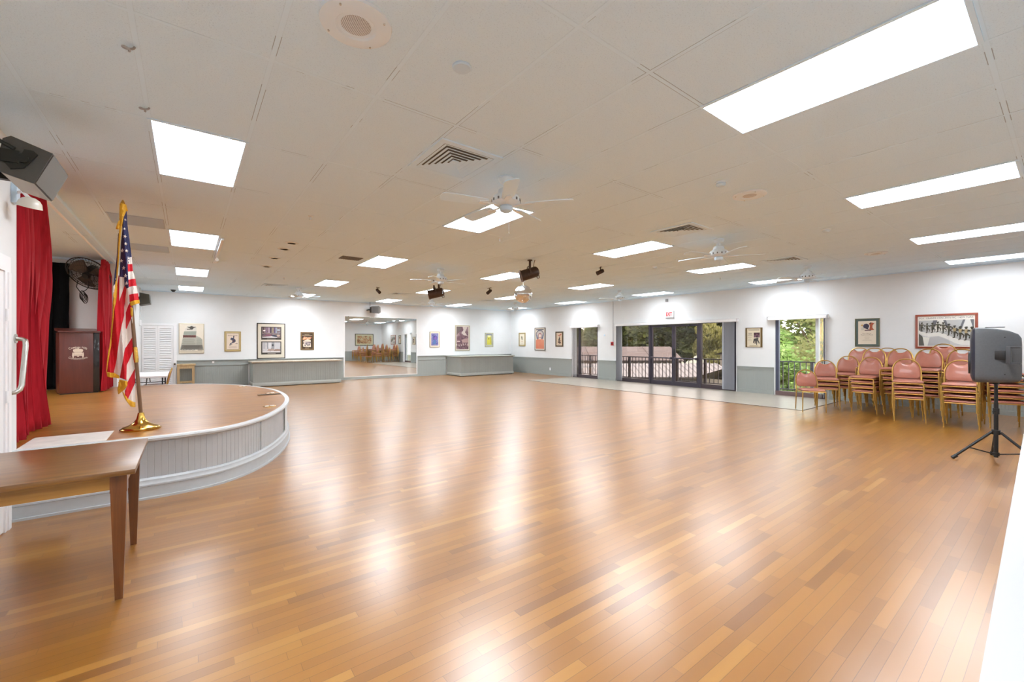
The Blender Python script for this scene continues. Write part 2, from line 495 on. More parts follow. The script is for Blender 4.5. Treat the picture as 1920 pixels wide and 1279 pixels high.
    for a, b in ((9.15, 10.48), (6.17, 7.21)):
        MB().box(fx0, fx1, a, b, .02, .14).build('kick_rail', 'bronze2', g, world=True)
        MB().box(XR+.065, XR+.075, a, b, .14, 2.07).build('glass', 'glass_t', g, world=True)
    MB().box(fx0-.03, fx1+.03, 6.1, 10.55, 0, .02).build('threshold', 'bronze2', g, world=True)
    for a, b, side in ((8.19, 9.065, 0), (7.295, 8.185, 1)):
        mb = MB()
        mb.box(fx0+.01, fx1-.01, a, a+.06, .02, 2.06); mb.box(fx0+.01, fx1-.01, b-.06, b, .02, 2.06)
        mb.box(fx0+.01, fx1-.01, a+.06, b-.06, .02, .15); mb.box(fx0+.01, fx1-.01, a+.06, b-.06, 2.0, 2.06)
        leaf = mb.build('door_leaf', 'bronze', g, world=True)
        MB().box(XR+.065, XR+.075, a+.06, b-.06, .15, 2.0).build('glass', 'glass_t', leaf, world=True)
        pb = MB().tube([(XR-.04, a+.05, .93), (XR-.04, b-.05, .93)], .018, 10)
        pb.box(XR-.06, XR+.04, a+.01, a+.08, .89, .97, .01); pb.box(XR-.06, XR+.04, b-.08, b-.01, .89, .97, .01)
        pb.build('push_bar', 'bronze', leaf, world=True)
        MB().box(XR-.02, XR+.04, (a+b)/2-.16, (a+b)/2+.16, 1.99, 2.05, .008).tube([(XR, (a+b)/2, 2.05), (XR-.06, (a+b)/2+.12, 2.065)], .008, 6).build('door_closer', 'bronze', leaf, world=True)
        if side: MB().box(XR-.005, XR+.04, b-.075, b-.005, 1.02, 1.26, .01).build('lock_case', 'black', leaf, world=True)
    w = sempty('window_1', (XR, 12.2, 0))
    mb = MB()
    mb.box(fx0, fx1, 11.5, 11.56, 0, 2.14); mb.box(fx0, fx1, 12.84, 12.9, 0, 2.14); mb.box(fx0, fx1, 11.56, 12.84, 2.08, 2.14)
    mb.box(fx0-.005, fx1, 12.52, 12.58, .02, 2.08)
    mb.build('window_frame', 'bronze', w, world=True)
    MB().box(fx0-.02, fx1, 11.5, 12.9, 0, .13).build('kick_rail', 'bronze2', w, world=True)
    MB().box(XR+.065, XR+.075, 11.56, 12.84, .13, 2.08).build('glass', 'glass_t', w, world=True)
    w = sempty('window_2', (XR, 4.45, 0))
    mb = MB()
    mb.box(fx0, fx1, 4.95, 5.03, 0, 2.14); mb.box(fx0, fx1, 3.86, 3.9, 0, 2.14); mb.box(fx0, fx1, 3.9, 4.95, 2.09, 2.14)
    mb.build('window_frame', plain('blue_grey_aluminium', '#4d5266', .4, .4), w, world=True)
    MB().box(fx0, fx1, 4.01, 4.08, .12, 2.09).build('sash_stile', 'lgrey2', w, world=True)
    MB().box(fx0-.02, fx1, 3.86, 5.03, 0, .12).build('kick_rail', plain('mauve_brown_rail', '#6f5a58', .45, .2), w, world=True)
    MB().box(XR+.065, XR+.075, 3.9, 4.95, .12, 2.09).build('glass', 'glass_c', w, world=True)

    # ---------------- louvred closet door on the back wall, jamb of the side door
    d = sempty('door_2', (-.72, YB, 0))
    mb = MB()
    mb.box(-.36, -.28, YB-.03, YB, 0, 2.06); mb.box(-1.129, -.36, YB-.03, YB, 1.99, 2.06)
    mb.build('door_casing', 'white', d, world=True)
    mb = MB()
    for a, b in ((-1.12, -.75), (-.745, -.37)):
        mb.box(a, a+.045, YB-.028, YB, .02, 1.98); mb.box(b-.045, b, YB-.028, YB, .02, 1.98)
        for z0, z1 in ((.02, .12), (.98, 1.06), (1.9, 1.98)): mb.box(a+.045, b-.045, YB-.028, YB, z0, z1)
        z = .15
        while z < 1.88:
            if not .94 < z < 1.06: mb.box(a+.045, b-.045, -.02, .02, -.003, .003, T=T3(0, YB-.015, z, R(55)))
            z += .055
    mb.build('louvre_door', 'white', d, world=True)
    MB().sphere((-.325, YB-.07, .78), .027, 14, 8).cyl((-.325, YB-.03, .78), (-.325, YB-.07, .78), .012, 10).build('door_knob', plain('bronze_knob', '#5c4a38', .3, .8), d, world=True)
    d = sempty('door_3', (XL, 4.4, 0))
    mb = MB()
    mb.box(XL, XL+.022, 4.93, 5.06, 0, 2.0); mb.box(XL, XL+.022, 3.85, 3.98, 0, 2.0); mb.box(XL, XL+.022, 3.85, 5.06, 2.0, 2.12)
    mb.box(XL+.022, XL+.03, 4.98, 5.04, 0, 1.995)
    mb.build('door_casing', 'white', d, world=True)
    MB().box(XL+.001, XL+.012, 3.98, 4.93, .01, 2.0).build('door_leaf', 'white', d, world=True)
    for z in (.99, 1.62): MB().cyl((XL+.03, 4.935, z), (XL+.03, 4.935, z+.09), .009, 8).build('hinge', 'white', d, world=True)

def vanes(root, ys, z0, z1, mat, ang):
    for k, y in enumerate(ys):
        MB().box(-.045, .045, -.0012, .0012, z0, z1, T=T3(XR-.055, y, 0, 0, 0, ang+R((k*37) % 9-4))).build('vane', mat, root, world=True)

def build_blinds():
    def blind(lab, y0, y1, zv, stacks, mat):
        r = thing('vertical_blind', lab, 'blind', (XR, (y0+y1)/2, 2.08), 0, 'vertical blinds at the glazing')
        MB().box(XR-.115, XR-.1, y0, y1, zv, zv+.095, .003).box(XR-.115, XR, y0, y0+.015, zv, zv+.095).box(XR-.115, XR, y1-.015, y1, zv, zv+.095).box(XR-.115, XR, y0, y1, zv+.085, zv+.095).build('valance', 'valance', r, world=True)
        MB().box(XR-.08, XR-.035, y0+.02, y1-.02, zv+.02, zv+.06).build('head_rail', 'white', r, world=True)
        for a, b, n, z0, ang in stacks: vanes(r, [a+(b-a)*k/(n-1) for k in range(n)], z0, zv+.03, mat, ang)
        return r
    blind('white vertical blind drawn open over the narrow window beyond the red fire alarm', 11.4, 12.96, 2.08, [(12.62, 12.88, 7, .03, R(35))], 'vanew')
    blind('grey vertical blind parked at both ends of the wide glass doors', 6.02, 10.56, 2.08, [(10.28, 10.52, 6, .03, R(18)), (6.14, 6.46, 9, .04, R(55))], 'vane')
    blind('white vertical blind drawn open over the clear window beside the stacked chairs', 3.78, 5.2, 2.08, [(3.84, 3.95, 4, .03, R(10))], 'vanew')

# ------------------------------------------------------------------ ceiling items
def build_lights():
    cols = [-.2225, 2.8075, 5.8475, 8.9275, 11.93]
    rows = [.30, 4.03, 7.79, 11.6, 15.3]
    cn = ['above the stage side', 'second out from the stage', 'down the middle of the hall', 'second in from the glass doors', 'beside the glass-door wall']
    rn = ['front row', 'second row', 'middle row', 'fourth row', 'back-wall row']
    proto = dimmed = None
    for i, x in enumerate(cols):
        for j, y in enumerate(rows):
            lab = 'flat white ceiling light, %s, column %s' % (rn[j], cn[i])
            if proto is None:
                proto = thing('ceiling_light', lab, 'light', (x+.303, y+.625, H), 0, 'recessed ceiling lights')
                mb = MB(); w, l = .303, .625
                for s in (-1, 1):
                    mb.box(s*w-.012, s*w+.012, -l, l, -.008, -.0005); mb.box(-w+.012, w-.012, s*l-.012, s*l+.012, -.008, -.0005)
                mb.build('light_frame', 'tbar', proto)
                MB().box(-.287, .287, -.605, .605, -.006, -.0005).build('diffuser', 'lamp', proto)
            else:
                o = copy_tree(proto); o.location = (x+.303, y+.625, H); o['label'] = lab
                if i in (0, 4):
                    d = [c for c in o.children if c.name.startswith('diffuser')][0]
                    if dimmed is None:
                        dimmed = d.data.copy(); dimmed.materials[0] = M['lamp_dim']
                    d.data = dimmed

    for k, y in enumerate((6.6, 9.3)):
        o = copy_tree(proto); o.location = (-3.3, y, H); o['label'] = 'white ceiling light inside the stage behind the red curtain, %s' % ('front one' if k == 0 else 'rear one')

def build_fans():
    spots = [(2.49, 3.37, 22, 'white ceiling fan above the open floor, closest to the square louvred vent', None),
             (6.62, 3.36, 20, 'white ceiling fan on the middle of the front row of fans', None),
             (10.4, 3.39, 5, 'white ceiling fan hanging by the wall with the dancers picture', None),
             (4.42, 8.4, 8, 'white ceiling fan just above the brown spotlight in mid hall', None),
             (10.6, 8.46, 0, 'white ceiling fan hanging in front of the wide glass doors', None),
             (2.6, 13.8, 30, 'white ceiling fan by the back wall at the stage end', None),
             (6.9, 13.8, -8, 'white ceiling fan by the back wall above the large mirror', None),
             (10.5, 13.6, 15, 'white ceiling fan by the back wall, behind the mirror ball', None)]
    proto = None
    for x, y, a, lab, _ in spots:
        if proto is None:
            r = proto = thing('ceiling_fan', lab, 'fan', (x, y, H), R(a), 'white ceiling fans')
            MB().lathe([(.0, 0), (.075, 0), (.08, -.015), (.062, -.05), (.03, -.062), (0, -.062)], 24).build('canopy', 'whitem', r)
            MB().cyl((0, 0, -.05), (0, 0, -.14), .032, 14).build('downrod', 'whitem', r)
            mb = MB().lathe([(0, -.105), (.05, -.105), (.075, -.12), (.085, -.16), (.125, -.185), (.14, -.215), (.14, -.245), (.115, -.265), (.07, -.275), (0, -.275)], 28)
            for k in range(14):
                t = 2*PI*k/14
                mb.box(-.008, .008, -.003, .003, -.012, .012, mi=1, T=T3(.141*math.cos(t), .141*math.sin(t), -.23, 0, 0, t+PI/2))
            mb.build('motor_housing', ['whitem', 'dark'], r)
            MB().lathe([(0, -.275), (.055, -.275), (.066, -.29), (.06, -.325), (.03, -.34), (0, -.342)], 20).build('switch_cap', 'offw', r)
            for k in range(5):
                T = Matrix.Rotation(2*PI*k/5, 4, 'Z')
                out = [(.2, -.05), (.26, -.062), (.45, -.068), (.6, -.07), (.64, -.06), (.655, -.03), (.655, .03), (.64, .06), (.6, .07), (.45, .068), (.26, .062), (.2, .05)]
                b = MB().prism(out, (-.004, .004), T=T @ Matrix.Translation((0, 0, -.262)) @ Matrix.Rotation(R(11), 4, 'X')).build('blade', 'tbar', r)
                MB().box(.07, .25, -.014, .014, -.004, .004, .002, T=T @ Matrix.Translation((0, 0, -.272))).prism([(.2, -.04), (.28, -.02), (.28, .02), (.2, .04)], (-.004, .004), T=T @ Matrix.Translation((0, 0, -.271)) @ Matrix.Rotation(R(11), 4, 'X')).build('blade_iron', 'whitem', b)
            MB().tube([(.05, 0, -.34), (.05, 0, -.52)], .0018, 5).sphere((.05, 0, -.53), .008, 8, 6).build('pull_chain', 'offw', r)
        else:
            o = copy_tree(proto); o.location = (x, y, H); o.rotation_euler = (0, 0, R(a)); o['label'] = lab

def build_vents():
    # square louvred diffusers
    def vent(lab, x, y, w, l, proto=None):
        r = thing('air_vent', lab, 'vent', (x, y, H), 0, 'square ceiling air vents')
        mb = MB(); hw, hl = w/2, l/2
        f = .055
        mb.box(-hw, hw, -hl, -hl+f, -.012, -.0005); mb.box(-hw, hw, hl-f, hl, -.012, -.0005)
        mb.box(-hw, -hw+f, -hl+f, hl-f, -.012, -.0005); mb.box(hw-f, hw, -hl+f, hl-f, -.012, -.0005)
        mb.build('vent_frame', 'tbar', r)
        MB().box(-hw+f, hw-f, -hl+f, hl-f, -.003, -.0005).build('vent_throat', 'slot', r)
        iw, il = hw-f, hl-f
        n = 6
        for k in range(n):
            a = iw*(1-k/n)-.004; b = il*(1-k/n)-.004
            t = iw/n*.8
            mb = MB()
            # blade sloping down and outward from the throat
            def ring(w0, l0, z): return [(-w0, -l0, z), (w0, -l0, z), (w0, l0, z), (-w0, l0, z)]
            A = ring(a-.003, b-.003, -.014); B = ring(a-t, b-t, -.004); A2 = ring(a, b, -.0125); B2 = ring(a-t, b-t, -.0025)
            mb.loft([A, B], smooth=False, cap=False); mb.loft([A2, B2], smooth=False, cap=False); mb.loft([A, A2], smooth=False, cap=False)
            mb.build('louvre', 'tbar', r)
        MB().box(-.03, .03, -.03, .03, -.012, -.0005).build('centre_plate', 'tbar', r)
        return r
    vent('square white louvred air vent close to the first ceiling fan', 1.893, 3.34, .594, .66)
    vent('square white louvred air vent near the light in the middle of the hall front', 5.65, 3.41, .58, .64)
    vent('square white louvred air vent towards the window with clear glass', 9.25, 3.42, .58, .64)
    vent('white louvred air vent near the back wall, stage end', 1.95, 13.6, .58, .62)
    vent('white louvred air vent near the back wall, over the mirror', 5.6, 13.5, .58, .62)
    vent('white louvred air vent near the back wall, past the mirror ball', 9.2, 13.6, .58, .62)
    # flat return grilles
    def grille(lab, x0, x1, y0, y1):
        r = thing('return_grille', lab, 'vent', ((x0+x1)/2, (y0+y1)/2, H), 0, 'flat grey ceiling grilles')
        MB().box(x0, x1, y0, y1, H-.006, H-.0005).build('grille_backing', plain('grille_back', '#bccad4', .8), r, world=True)
        mb = MB(); y = y0+.02
        while y < y1: mb.box(x0+.01, x1-.01, y, y+.012, H-.010, H-.006); y += .028
        mb.build('grille_slats', plain('grey_grille', '#c6d4de', .7), r, world=True)
    grille('flat grey return grille over the stage, first behind the flag top', -.81, -.25, 7.23, 7.8)
    grille('flat grey return grille over the stage, deeper one towards the back', -.78, -.26, 9.25, 9.85)
    r = thing('return_grille', 'small dark return grille beside the ceiling light in mid hall', 'vent', (2.48, 8.34, H), 0, 'flat grey ceiling grilles')
    MB().box(2.29, 2.67, 8.2, 8.49, H-.008, H-.0005).build('grille_backing', plain('dark_grille_back', '#77746f', .8), r, world=True)  # darker grey than the other return grilles
    mb = MB()
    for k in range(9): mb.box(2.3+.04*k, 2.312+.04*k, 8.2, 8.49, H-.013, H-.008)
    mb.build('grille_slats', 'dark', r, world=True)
    # ceiling loudspeakers
    def spk(lab, x, y, s):
        r = thing('ceiling_speaker', lab, 'speaker', (x, y, H), 0, 'round ceiling speakers')
        MB().lathe([(.09*s, -.012), (.1*s, -.02), (.135*s, -.022), (.172*s, -.012), (.176*s, -.0005), (.09*s, -.0005)], 40).build('speaker_rim', 'whitem', r)
        mb = MB()
        def dome(u, v):
            a = 2*PI*u; q = .095*s*v
            return (q*math.cos(a), q*math.sin(a), -.019+.012*v*v)
        mb.grid(dome, 36, 8)
        gm = NT('perforated_steel'); o = gm.mapv(gm.obj(), (130, 130, 0))
        vt = gm.n('TexVoronoi', {'Vector': o, 'Scale': 1.0, 'Randomness': 0.0})
        hole = gm.math('LESS_THAN', vt.outputs['Distance'], .34)
        mat = gm.done(Base_Color=gm.mix(hole, lin('#dededc'), lin('#7d7c7a')), Roughness=.5)
        mb.build('speaker_grille', mat, r)
        for k in range(4):
            a = PI/4+k*PI/2
            MB().lathe([(0, -.024), (.005, -.024), (.005, -.015)], 8, T=Matrix.Translation((.15*s*math.cos(a), .15*s*math.sin(a), 0))).build('screw', 'steel', r)
    spk('large round white speaker in the ceiling with a perforated centre', .68, 2.2, 1)
    spk('round white ceiling speaker near the square vent by the hall middle', 4.89, 2.14, .95)
    spk('round white ceiling speaker near the wall with the dancers picture', 9.88, 2.15, .95)
    tag(MB().lathe([(0, -.014), (.05, -.014), (.056, -.008), (.056, -.0005), (0, -.0005)], 28).build('cover_plate', 'offw'), 'small round blank cover plate between speaker and first vent', 'cover plate').location = (1.28, 2.17, H)
    def det(lab, x, y, r0=.055):
        r = thing('smoke_detector', lab, 'detector', (x, y, H), 0, 'round smoke detectors')
        MB().lathe([(0, -.012), (r0, -.012), (r0, -.0005), (0, -.0005)], 24).build('detector_base', 'whitem', r)
        MB().lathe([(0, -.045), (r0*.6, -.043), (r0*.85, -.025), (r0*.85, -.012), (0, -.012)], 24).build('detector_head', 'offw', r)
    det('smoke detector in front of the second round ceiling speaker', 4.28, 2.15)
    det('smoke detector in line with the clear window blind', 7.25, 2.13)
    det('smoke detector near the light in front of the glass doors', 7.9, 5.38)
    def sprk(lab, x, y):
        r = thing('fire_sprinkler', lab, 'sprinkler', (x, y, H), 0, 'white sprinkler heads')
        MB().lathe([(0, -.01), (.032, -.006), (.034, -.0005), (0, -.0005)], 18).build('escutcheon', 'whitem', r)
        MB().cyl((0, 0, 0), (0, 0, -.055), .009, 10).lathe([(0, -.06), (.02, -.058), (.02, -.055), (0, -.053)], 14).build('sprinkler_head', 'whitem', r)
    sprk('white sprinkler head beyond the first ceiling fan', 3.83, 5.35)
    sprk('white sprinkler head between the two long lights at mid front', 7.44, 4.58)
    sprk('white sprinkler head near the fan by the dancers wall', 10.47, 5.27)
    sprk('white sprinkler head near the flat grilles over the stage', 1.25, 5.89)
    sprk('white sprinkler head near the back-wall vent at the stage end', 1.9, 11.8)
    # recessed eyeball downlights
    for x, y, w in ((1.34, 7.66, 'closest to the flag'), (1.32, 8.22, 'second from the flag'), (1.32, 9.22, 'third from the flag'), (1.33, 10.32, 'deepest one, towards the back wall')):
        r = thing('downlight', 'dark round recessed downlight in front of the stage, %s' % w, 'light', (x, y, H), 0, 'recessed stage downlights')
        MB().lathe([(.062, -.012), (.095, -.006), (.1, -.0005), (.062, -.0005)], 26).build('trim_ring', 'whitem', r)
        MB().lathe([(0, -.002), (.062, -.004), (.062, -.012)], 24).build('reflector', 'dark', r)
    # small white track fitting beside the second stage light
    r = thing('track_light', 'slim white track rail with a small lamp head over the stage', 'light', (.43, 9.1, H))
    MB().box(.41, .45, 7.95, 10.35, H-.035, H-.0005, .004).build('track_rail', 'whitem', r, world=True)
    MB().cyl((.43, 9.6, H-.035), (.43, 9.6, H-.07), .012, 10).cyl((.43, 9.56, H-.085), (.43, 9.7, H-.1), .03, 14).build('lamp_head', 'whitem', r, world=True)
    # dome camera and motion sensor
    tag(MB().lathe([(0, -.07), (.03, -.062), (.05, -.04), (.055, -.02), (.07, -.018), (.07, -.0005), (0, -.0005)], 20).build('dome_camera', 'black'), 'black dome camera on the ceiling near the louvred closet door', 'camera').location = (-.35, 16.6, H)
    r = thing('motion_sensor', 'small grey sensor on the wall above the EXIT sign', 'sensor', (XR, 8.4, 2.9))
    MB().box(-.05, -.0005, -.045, .045, -.05, .05, .012).build('sensor_body', plain('grey_plastic', '#8a8886', .5), r)
    for x, y, w in ((-.26, 3.09, 'farther from the light panel'), (-.24, 3.83, 'beside the stage light panel')):
        mb = MB()
        mb.tube([(.03*math.cos(t*.9)*(1-t*.1), .028*math.sin(t*.9)*(1-t*.1), -.012-.004*t) for t in [k*.5 for k in range(16)]], .006, 6)
        tag(mb.build('tape_scrap', plain('grey_tape', '#a09d99', .7)), 'curled scrap of grey tape stuck to the ceiling, %s' % w, 'tape', 'tape scraps on the ceiling').location = (x, y, H)

def build_spots():
    def par(name, lab, loc, rz, tilt, L, rad, stems, drop):
        r = thing(name, lab, 'spotlight', loc, rz, 'theatre spotlights on the ceiling')
        T = Matrix.Translation((0, 0, -drop)) @ Matrix.Rotation(tilt, 4, 'Y')
        mb = MB()
        pr = [(0, -L*.5), (rad*.55, -L*.5), (rad*.85, -L*.44), (rad, -L*.34), (rad, L*.1), (rad*1.02, L*.1), (rad*1.02, L*.13), (rad, L*.13), (rad, L*.46), (rad*1.12, L*.46), (rad*1.12, L*.5), (rad*.9, L*.5), (rad*.86, L*.42), (0, L*.4)]
        mb.lathe(pr, 26, T=T @ Matrix.Rotation(PI/2, 4, 'Y'))
        can = mb.build('lamp_can', 'canb', r)
        MB().lathe([(0, L*.405), (rad*.8, L*.425), (rad*.86, L*.43)], 24, T=T @ Matrix.Rotation(PI/2, 4, 'Y')).build('lens', 'lens', can)
        mb = MB()
        fr = [(rad*.95, 0), (rad*1.35, 0), (rad*1.35, .012), (rad*.95, .012), (rad*.95, 0)]
        mb.lathe(fr, 4, T=T @ Matrix.Rotation(PI/2, 4, 'Y') @ Matrix.Translation((0, 0, L*.5)) @ Matrix.Rotation(PI/4, 4, 'Z'), smooth=False)
        mb.build('filter_frame', plain('rusty_filter_frame', '#6b4a36', .5, .4), can)
        mb = MB()
        for sx in stems: mb.cyl((sx, 0, -drop+rad*.7), (sx, 0, -.0005), .022, 12)
        mb.lathe([(0, -.015), (.05, -.015), (.05, -.0005), (0, -.0005)], 16)
        mb.build('stem', 'canb', r)
        mb = MB()
        mb.tube([T @ Vector((0, -rad*1.12, 0)), T @ Vector((.0, -rad*1.12, rad*1.0)), T @ Vector((0, -rad*.5, rad*1.25)), T @ Vector((0, rad*.5, rad*1.25)), T @ Vector((0, rad*1.12, rad)), T @ Vector((0, rad*1.12, 0))], .012, 8)
        mb.build('yoke', 'canb', r)
        mb = MB()
        mb.tube([T @ Vector((-L*.3, 0, -rad)), T @ Vector((-L*.34, .02, -rad*1.35)), T @ Vector((-L*.42, .01, -rad*1.3)), T @ Vector((-L*.45, 0, -rad*.8))], .007, 6)
        mb.tube([T @ Vector((-L*.28, 0, rad*.9)), T @ Vector((-L*.36, .02, rad*1.5)), T @ Vector((-L*.48, .03, rad*2.1))], .006, 6)
        mb.build('power_lead', 'canb', r)
    par('stage_spotlight', 'brown theatre spotlight on a stem above the mirror ball', (5.32, 6.42, H), R(150), R(18), .36, .105, [0], .265)
    par('stage_spotlight', 'brown theatre spotlight hung under the fan in mid hall', (5.1, 9.93, H), R(150), R(14), .4, .115, [-.06, .06], .34)
    def small(lab, loc, rz, tilt, s=1):
        r = thing('accent_spotlight', lab, 'spotlight', loc, rz, 'small accent spotlights')
        MB().box(-.012*s, .012*s, -.07*s, .07*s, -.014, -.0005, .003).cyl((0, 0, -.014), (0, 0, -.07*s), .01, 8).build('bracket', 'canb', r)
        T = Matrix.Translation((0, 0, -.1*s)) @ Matrix.Rotation(tilt, 4, 'Y') @ Matrix.Rotation(PI/2, 4, 'Y')
        MB().lathe([(0, -.08*s), (.03*s, -.075*s), (.042*s, -.05*s), (.045*s, .09*s), (.037*s, .09*s), (.035*s, .08*s), (0, .075*s)], 18, T=T).build('lamp_can', 'canb', r)
    small('small dark spotlight alone between the lights near the glass doors', (7.03, 6.12, H), R(140), R(25), 1)
    small('small dark spotlight on a thin bar past the mirror ball', (7.07, 10.4, H), R(190), R(35), 1.1)
    small('small dark ball-shaped spotlight on a white plate before the mirror', (4.43, 12.3, H), R(-60), R(40), 1.0)
    # mirror ball
    r = thing('mirror_ball', 'silver mirror ball hanging from the ceiling in mid hall', 'mirror ball', (6.58, 8.2, H))
    mb = MB(); rad, n = .225, 20
    for i in range(n):
        a0, a1 = PI*i/n, PI*(i+1)/n
        m = max(3, int(2*n*math.sin((a0+a1)/2)))
        for k in range(m):
            t0, t1 = 2*PI*k/m, 2*PI*(k+1)/m
            jx = random.uniform(-.012, .012)
            p = [(a0, t0), (a0, t1), (a1, t1), (a1, t0)]
            q = [Vector((math.sin(a)*math.cos(t), math.sin(a)*math.sin(t), math.cos(a)))*(rad*(1+jx*.3)) for a, t in p]
            c = sum(q, Vector())/4
            q = [c+(v-c)*.94 for v in q]
            if i == 0: q = q[1:] if False else [q[0], q[2], q[3]]
            if i == n-1: q = q[:3]
            mb.poly([v+Vector((0, 0, -.415)) for v in q])
    b = mb.build('mirror_facets', 'facet', r)
    MB().sphere((0, 0, -.415), rad*.985, 28, 18).build('ball_core', plain('ball_core_silver', '#a9a9a9', .4, .6), r)
    MB().cyl((0, 0, -.19), (0, 0, -.09), .006, 8).build('hanging_rod', 'steel', r)
    MB().lathe([(0, -.1), (.04, -.1), (.045, -.09), (.045, -.0005), (0, -.0005)], 20).build('ball_motor', 'whitem', r)
# ------------------------------------------------------------------ stage and its things
OUT = [(-1.13, 5.2), (-.8, 5.2), (-.4, 5.2), (-.08, 5.215), (.22, 5.29), (.45, 5.46), (.66, 5.72), (.85, 6.07), (1.02, 6.5), (1.16, 6.98), (1.26, 7.5), (1.315, 8.0), (1.33, 8.5), (1.3, 9.05), (1.2, 9.6), (1.05, 10.1), (.85, 10.55), (.6, 10.93), (.3, 11.24), (-.05, 11.46), (-.45, 11.58), (-.8, 11.6), (-1.13, 11.6)]
def smooth_path(P, k=4):
    out = []
    n = len(P)
    for i in range(n-1):
        p0, p1, p2, p3 = P[max(i-1, 0)], P[i], P[i+1], P[min(i+2, n-1)]
        for j in range(k):
            t = j/k
            out.append(tuple(.5*((2*p1[a])+(-p0[a]+p2[a])*t+(2*p0[a]-5*p1[a]+4*p2[a]-p3[a])*t*t+(-p0[a]+3*p1[a]-3*p2[a]+p3[a])*t**3) for a in (0, 1)))
    out.append(P[-1]); return out
def offset(P, d):
    out = []
    for i, p in enumerate(P):
        a, b = P[max(i-1, 0)], P[min(i+1, len(P)-1)]
        tx, ty = b[0]-a[0], b[1]-a[1]; l = math.hypot(tx, ty)
        out.append((p[0]+ty/l*d, p[1]-tx/l*d))
    return out
def sweep(mb, P, prof, mi=0):
    """prof: list of (outward offset, z)"""
    secs = []
    offs = {d: offset(P, d) for d, _ in prof}
    mb.loft([[(offs[d][i][0], offs[d][i][1], z) for d, z in prof] for i in range(len(P))], mi=mi, smooth=True)

def build_stage():
    r = thing('stage', 'low curved wooden stage with pale grey panelled front below the flag', 'stage', (0, 8.4, 0))
    P = smooth_path(OUT)
    mb = MB()
    mb.prism(P+[(-4.59, 11.59), (-4.59, 5.31), (-1.29, 5.31), (-1.13, 5.31)], (SZ-.03, SZ))
    mb.build('stage_deck', 'stage_floor', r, world=True)
    # fascia: beadboard skin following the curve (grooves modelled along the path)
    mb = MB()
    L = [0]
    for a, b in zip(P, P[1:]): L.append(L[-1]+math.dist(a, b))
    def at(s):
        for i in range(len(P)-1):
            if L[i+1] >= s or i == len(P)-2:
                t = (s-L[i])/(L[i+1]-L[i])
                return (P[i][0]+(P[i+1][0]-P[i][0])*t, P[i][1]+(P[i+1][1]-P[i][1])*t)
    Q = []; s = 0; pitch = .052
    base = []
    while s < L[-1]-.001:
        for ds, o in ((0, 0), (.044, 0), (.046, -.003), (.0495, -.003)):
            if s+ds < L[-1]: base.append((at(s+ds), o))
        s += pitch
    pts = [p for p, _ in base]; o0 = offset(pts, -.028); 
    nrm = offset(pts, 1)
    skin = []
    for (p, o), q, m in zip(base, o0, nrm):
        nx, ny = m[0]-p[0], m[1]-p[1]
        skin.append((q[0]+nx*o, q[1]+ny*o))
    mb.loft([[(x, y, z) for z in (.02, SZ-.045)] + [(x-.0, y+.0, SZ-.045)] for x, y in skin], smooth=False, cap=False)
    mb.build('beadboard_front', plain('stage_front_grey', '#eeeff0', .4, noise=.03, nscale=4), r, world=True)
    mb = MB(); sweep(mb, P, [(-.04, SZ-.045), (-.012, SZ-.045), (.012, SZ-.03), (.018, SZ-.012), (.012, SZ+.004), (-.045, SZ+.004)])
    mb.build('stage_nosing', 'lgrey2', r, world=True)
    mb = MB(); sweep(mb, P, [(-.03, 0), (.028, 0), (.028, .02), (.012, .022), (.01, .115), (.018, .12), (.018, .135), (.006, .15), (.004, .175), (-.012, .19), (-.03, .19)])
    mb.build('stage_base_moulding', 'lgrey', r, world=True)
    # seam battens and the flat access panel at the tip of the curve
    for s in (2.05, 3.05):
        i = min(range(len(L)), key=lambda k: abs(L[k]-s)); p, q = P[i], P[i+1]
        a = math.atan2(q[1]-p[1], q[0]-p[0])
        MB().box(-.012, .012, -.004, .004, .19, SZ-.045, T=T3(p[0]+.024*math.sin(a)*-1, p[1]+.024*math.cos(a), 0, 0, 0, a)).build('seam_strip', 'lgrey', r, world=True)
    i0 = min(range(len(P)), key=lambda k: math.dist(P[k], (1.13, 6.9))); i1 = min(range(len(P)), key=lambda k: math.dist(P[k], (1.29, 7.7)))
    seg = offset(P[i0:i1+1], -.02); seg2 = offset(P[i0:i1+1], -.012)
    MB().loft([[(a[0], a[1], .2), (b[0], b[1], .2), (b[0], b[1], SZ-.06), (a[0], a[1], SZ-.06)] for a, b in zip(seg, seg2)]).build('access_panel', 'lgrey2', r, world=True)
    MB().box(-1.125, -.585, 5.255, 5.8, SZ, SZ+.004).build('painted_floor_strip', plain('worn_white_paint', '#d9d5cd', .5, noise=.1, nscale=8), r, world=True)
    # plates and sockets let into the deck
    r2 = thing('floor_grate', 'dark narrow metal floor grate on the stage by the curved tip', 'grate', (1.1, 8.27, SZ), R(4))
    MB().box(-.17, .17, -.05, .05, .001, .008).build('grate_frame', plain('dark_steel_plate', '#4a423c', .5, .5), r2)
    mb = MB()
    for k in range(13): mb.box(-.155+.025*k, -.145+.025*k, -.042, .042, .008, .011)
    mb.build('grate_bars', plain('steel_bars', '#77706a', .5, .5), r2)
    for x, y, w in ((.9, 6.72, 'at the stage tip facing the hall'), (.87, 10.1, 'along the back curve of the stage'), (1.14, 8.45, 'behind the dark floor grate')):
        r3 = thing('floor_socket', 'open brass floor socket %s' % w, 'socket', (x, y, SZ), R(20), 'sockets in the stage floor')
        MB().box(-.07, .07, -.045, .045, 0, .006, .002).build('socket_plate', 'brass', r3)
        for k in (-.035, .035): MB().lathe([(0, .008), (.018, .008), (.024, .014), (.027, .006)], 14, T=Matrix.Translation((k, 0, 0))).build('socket_cap', 'white', r3)

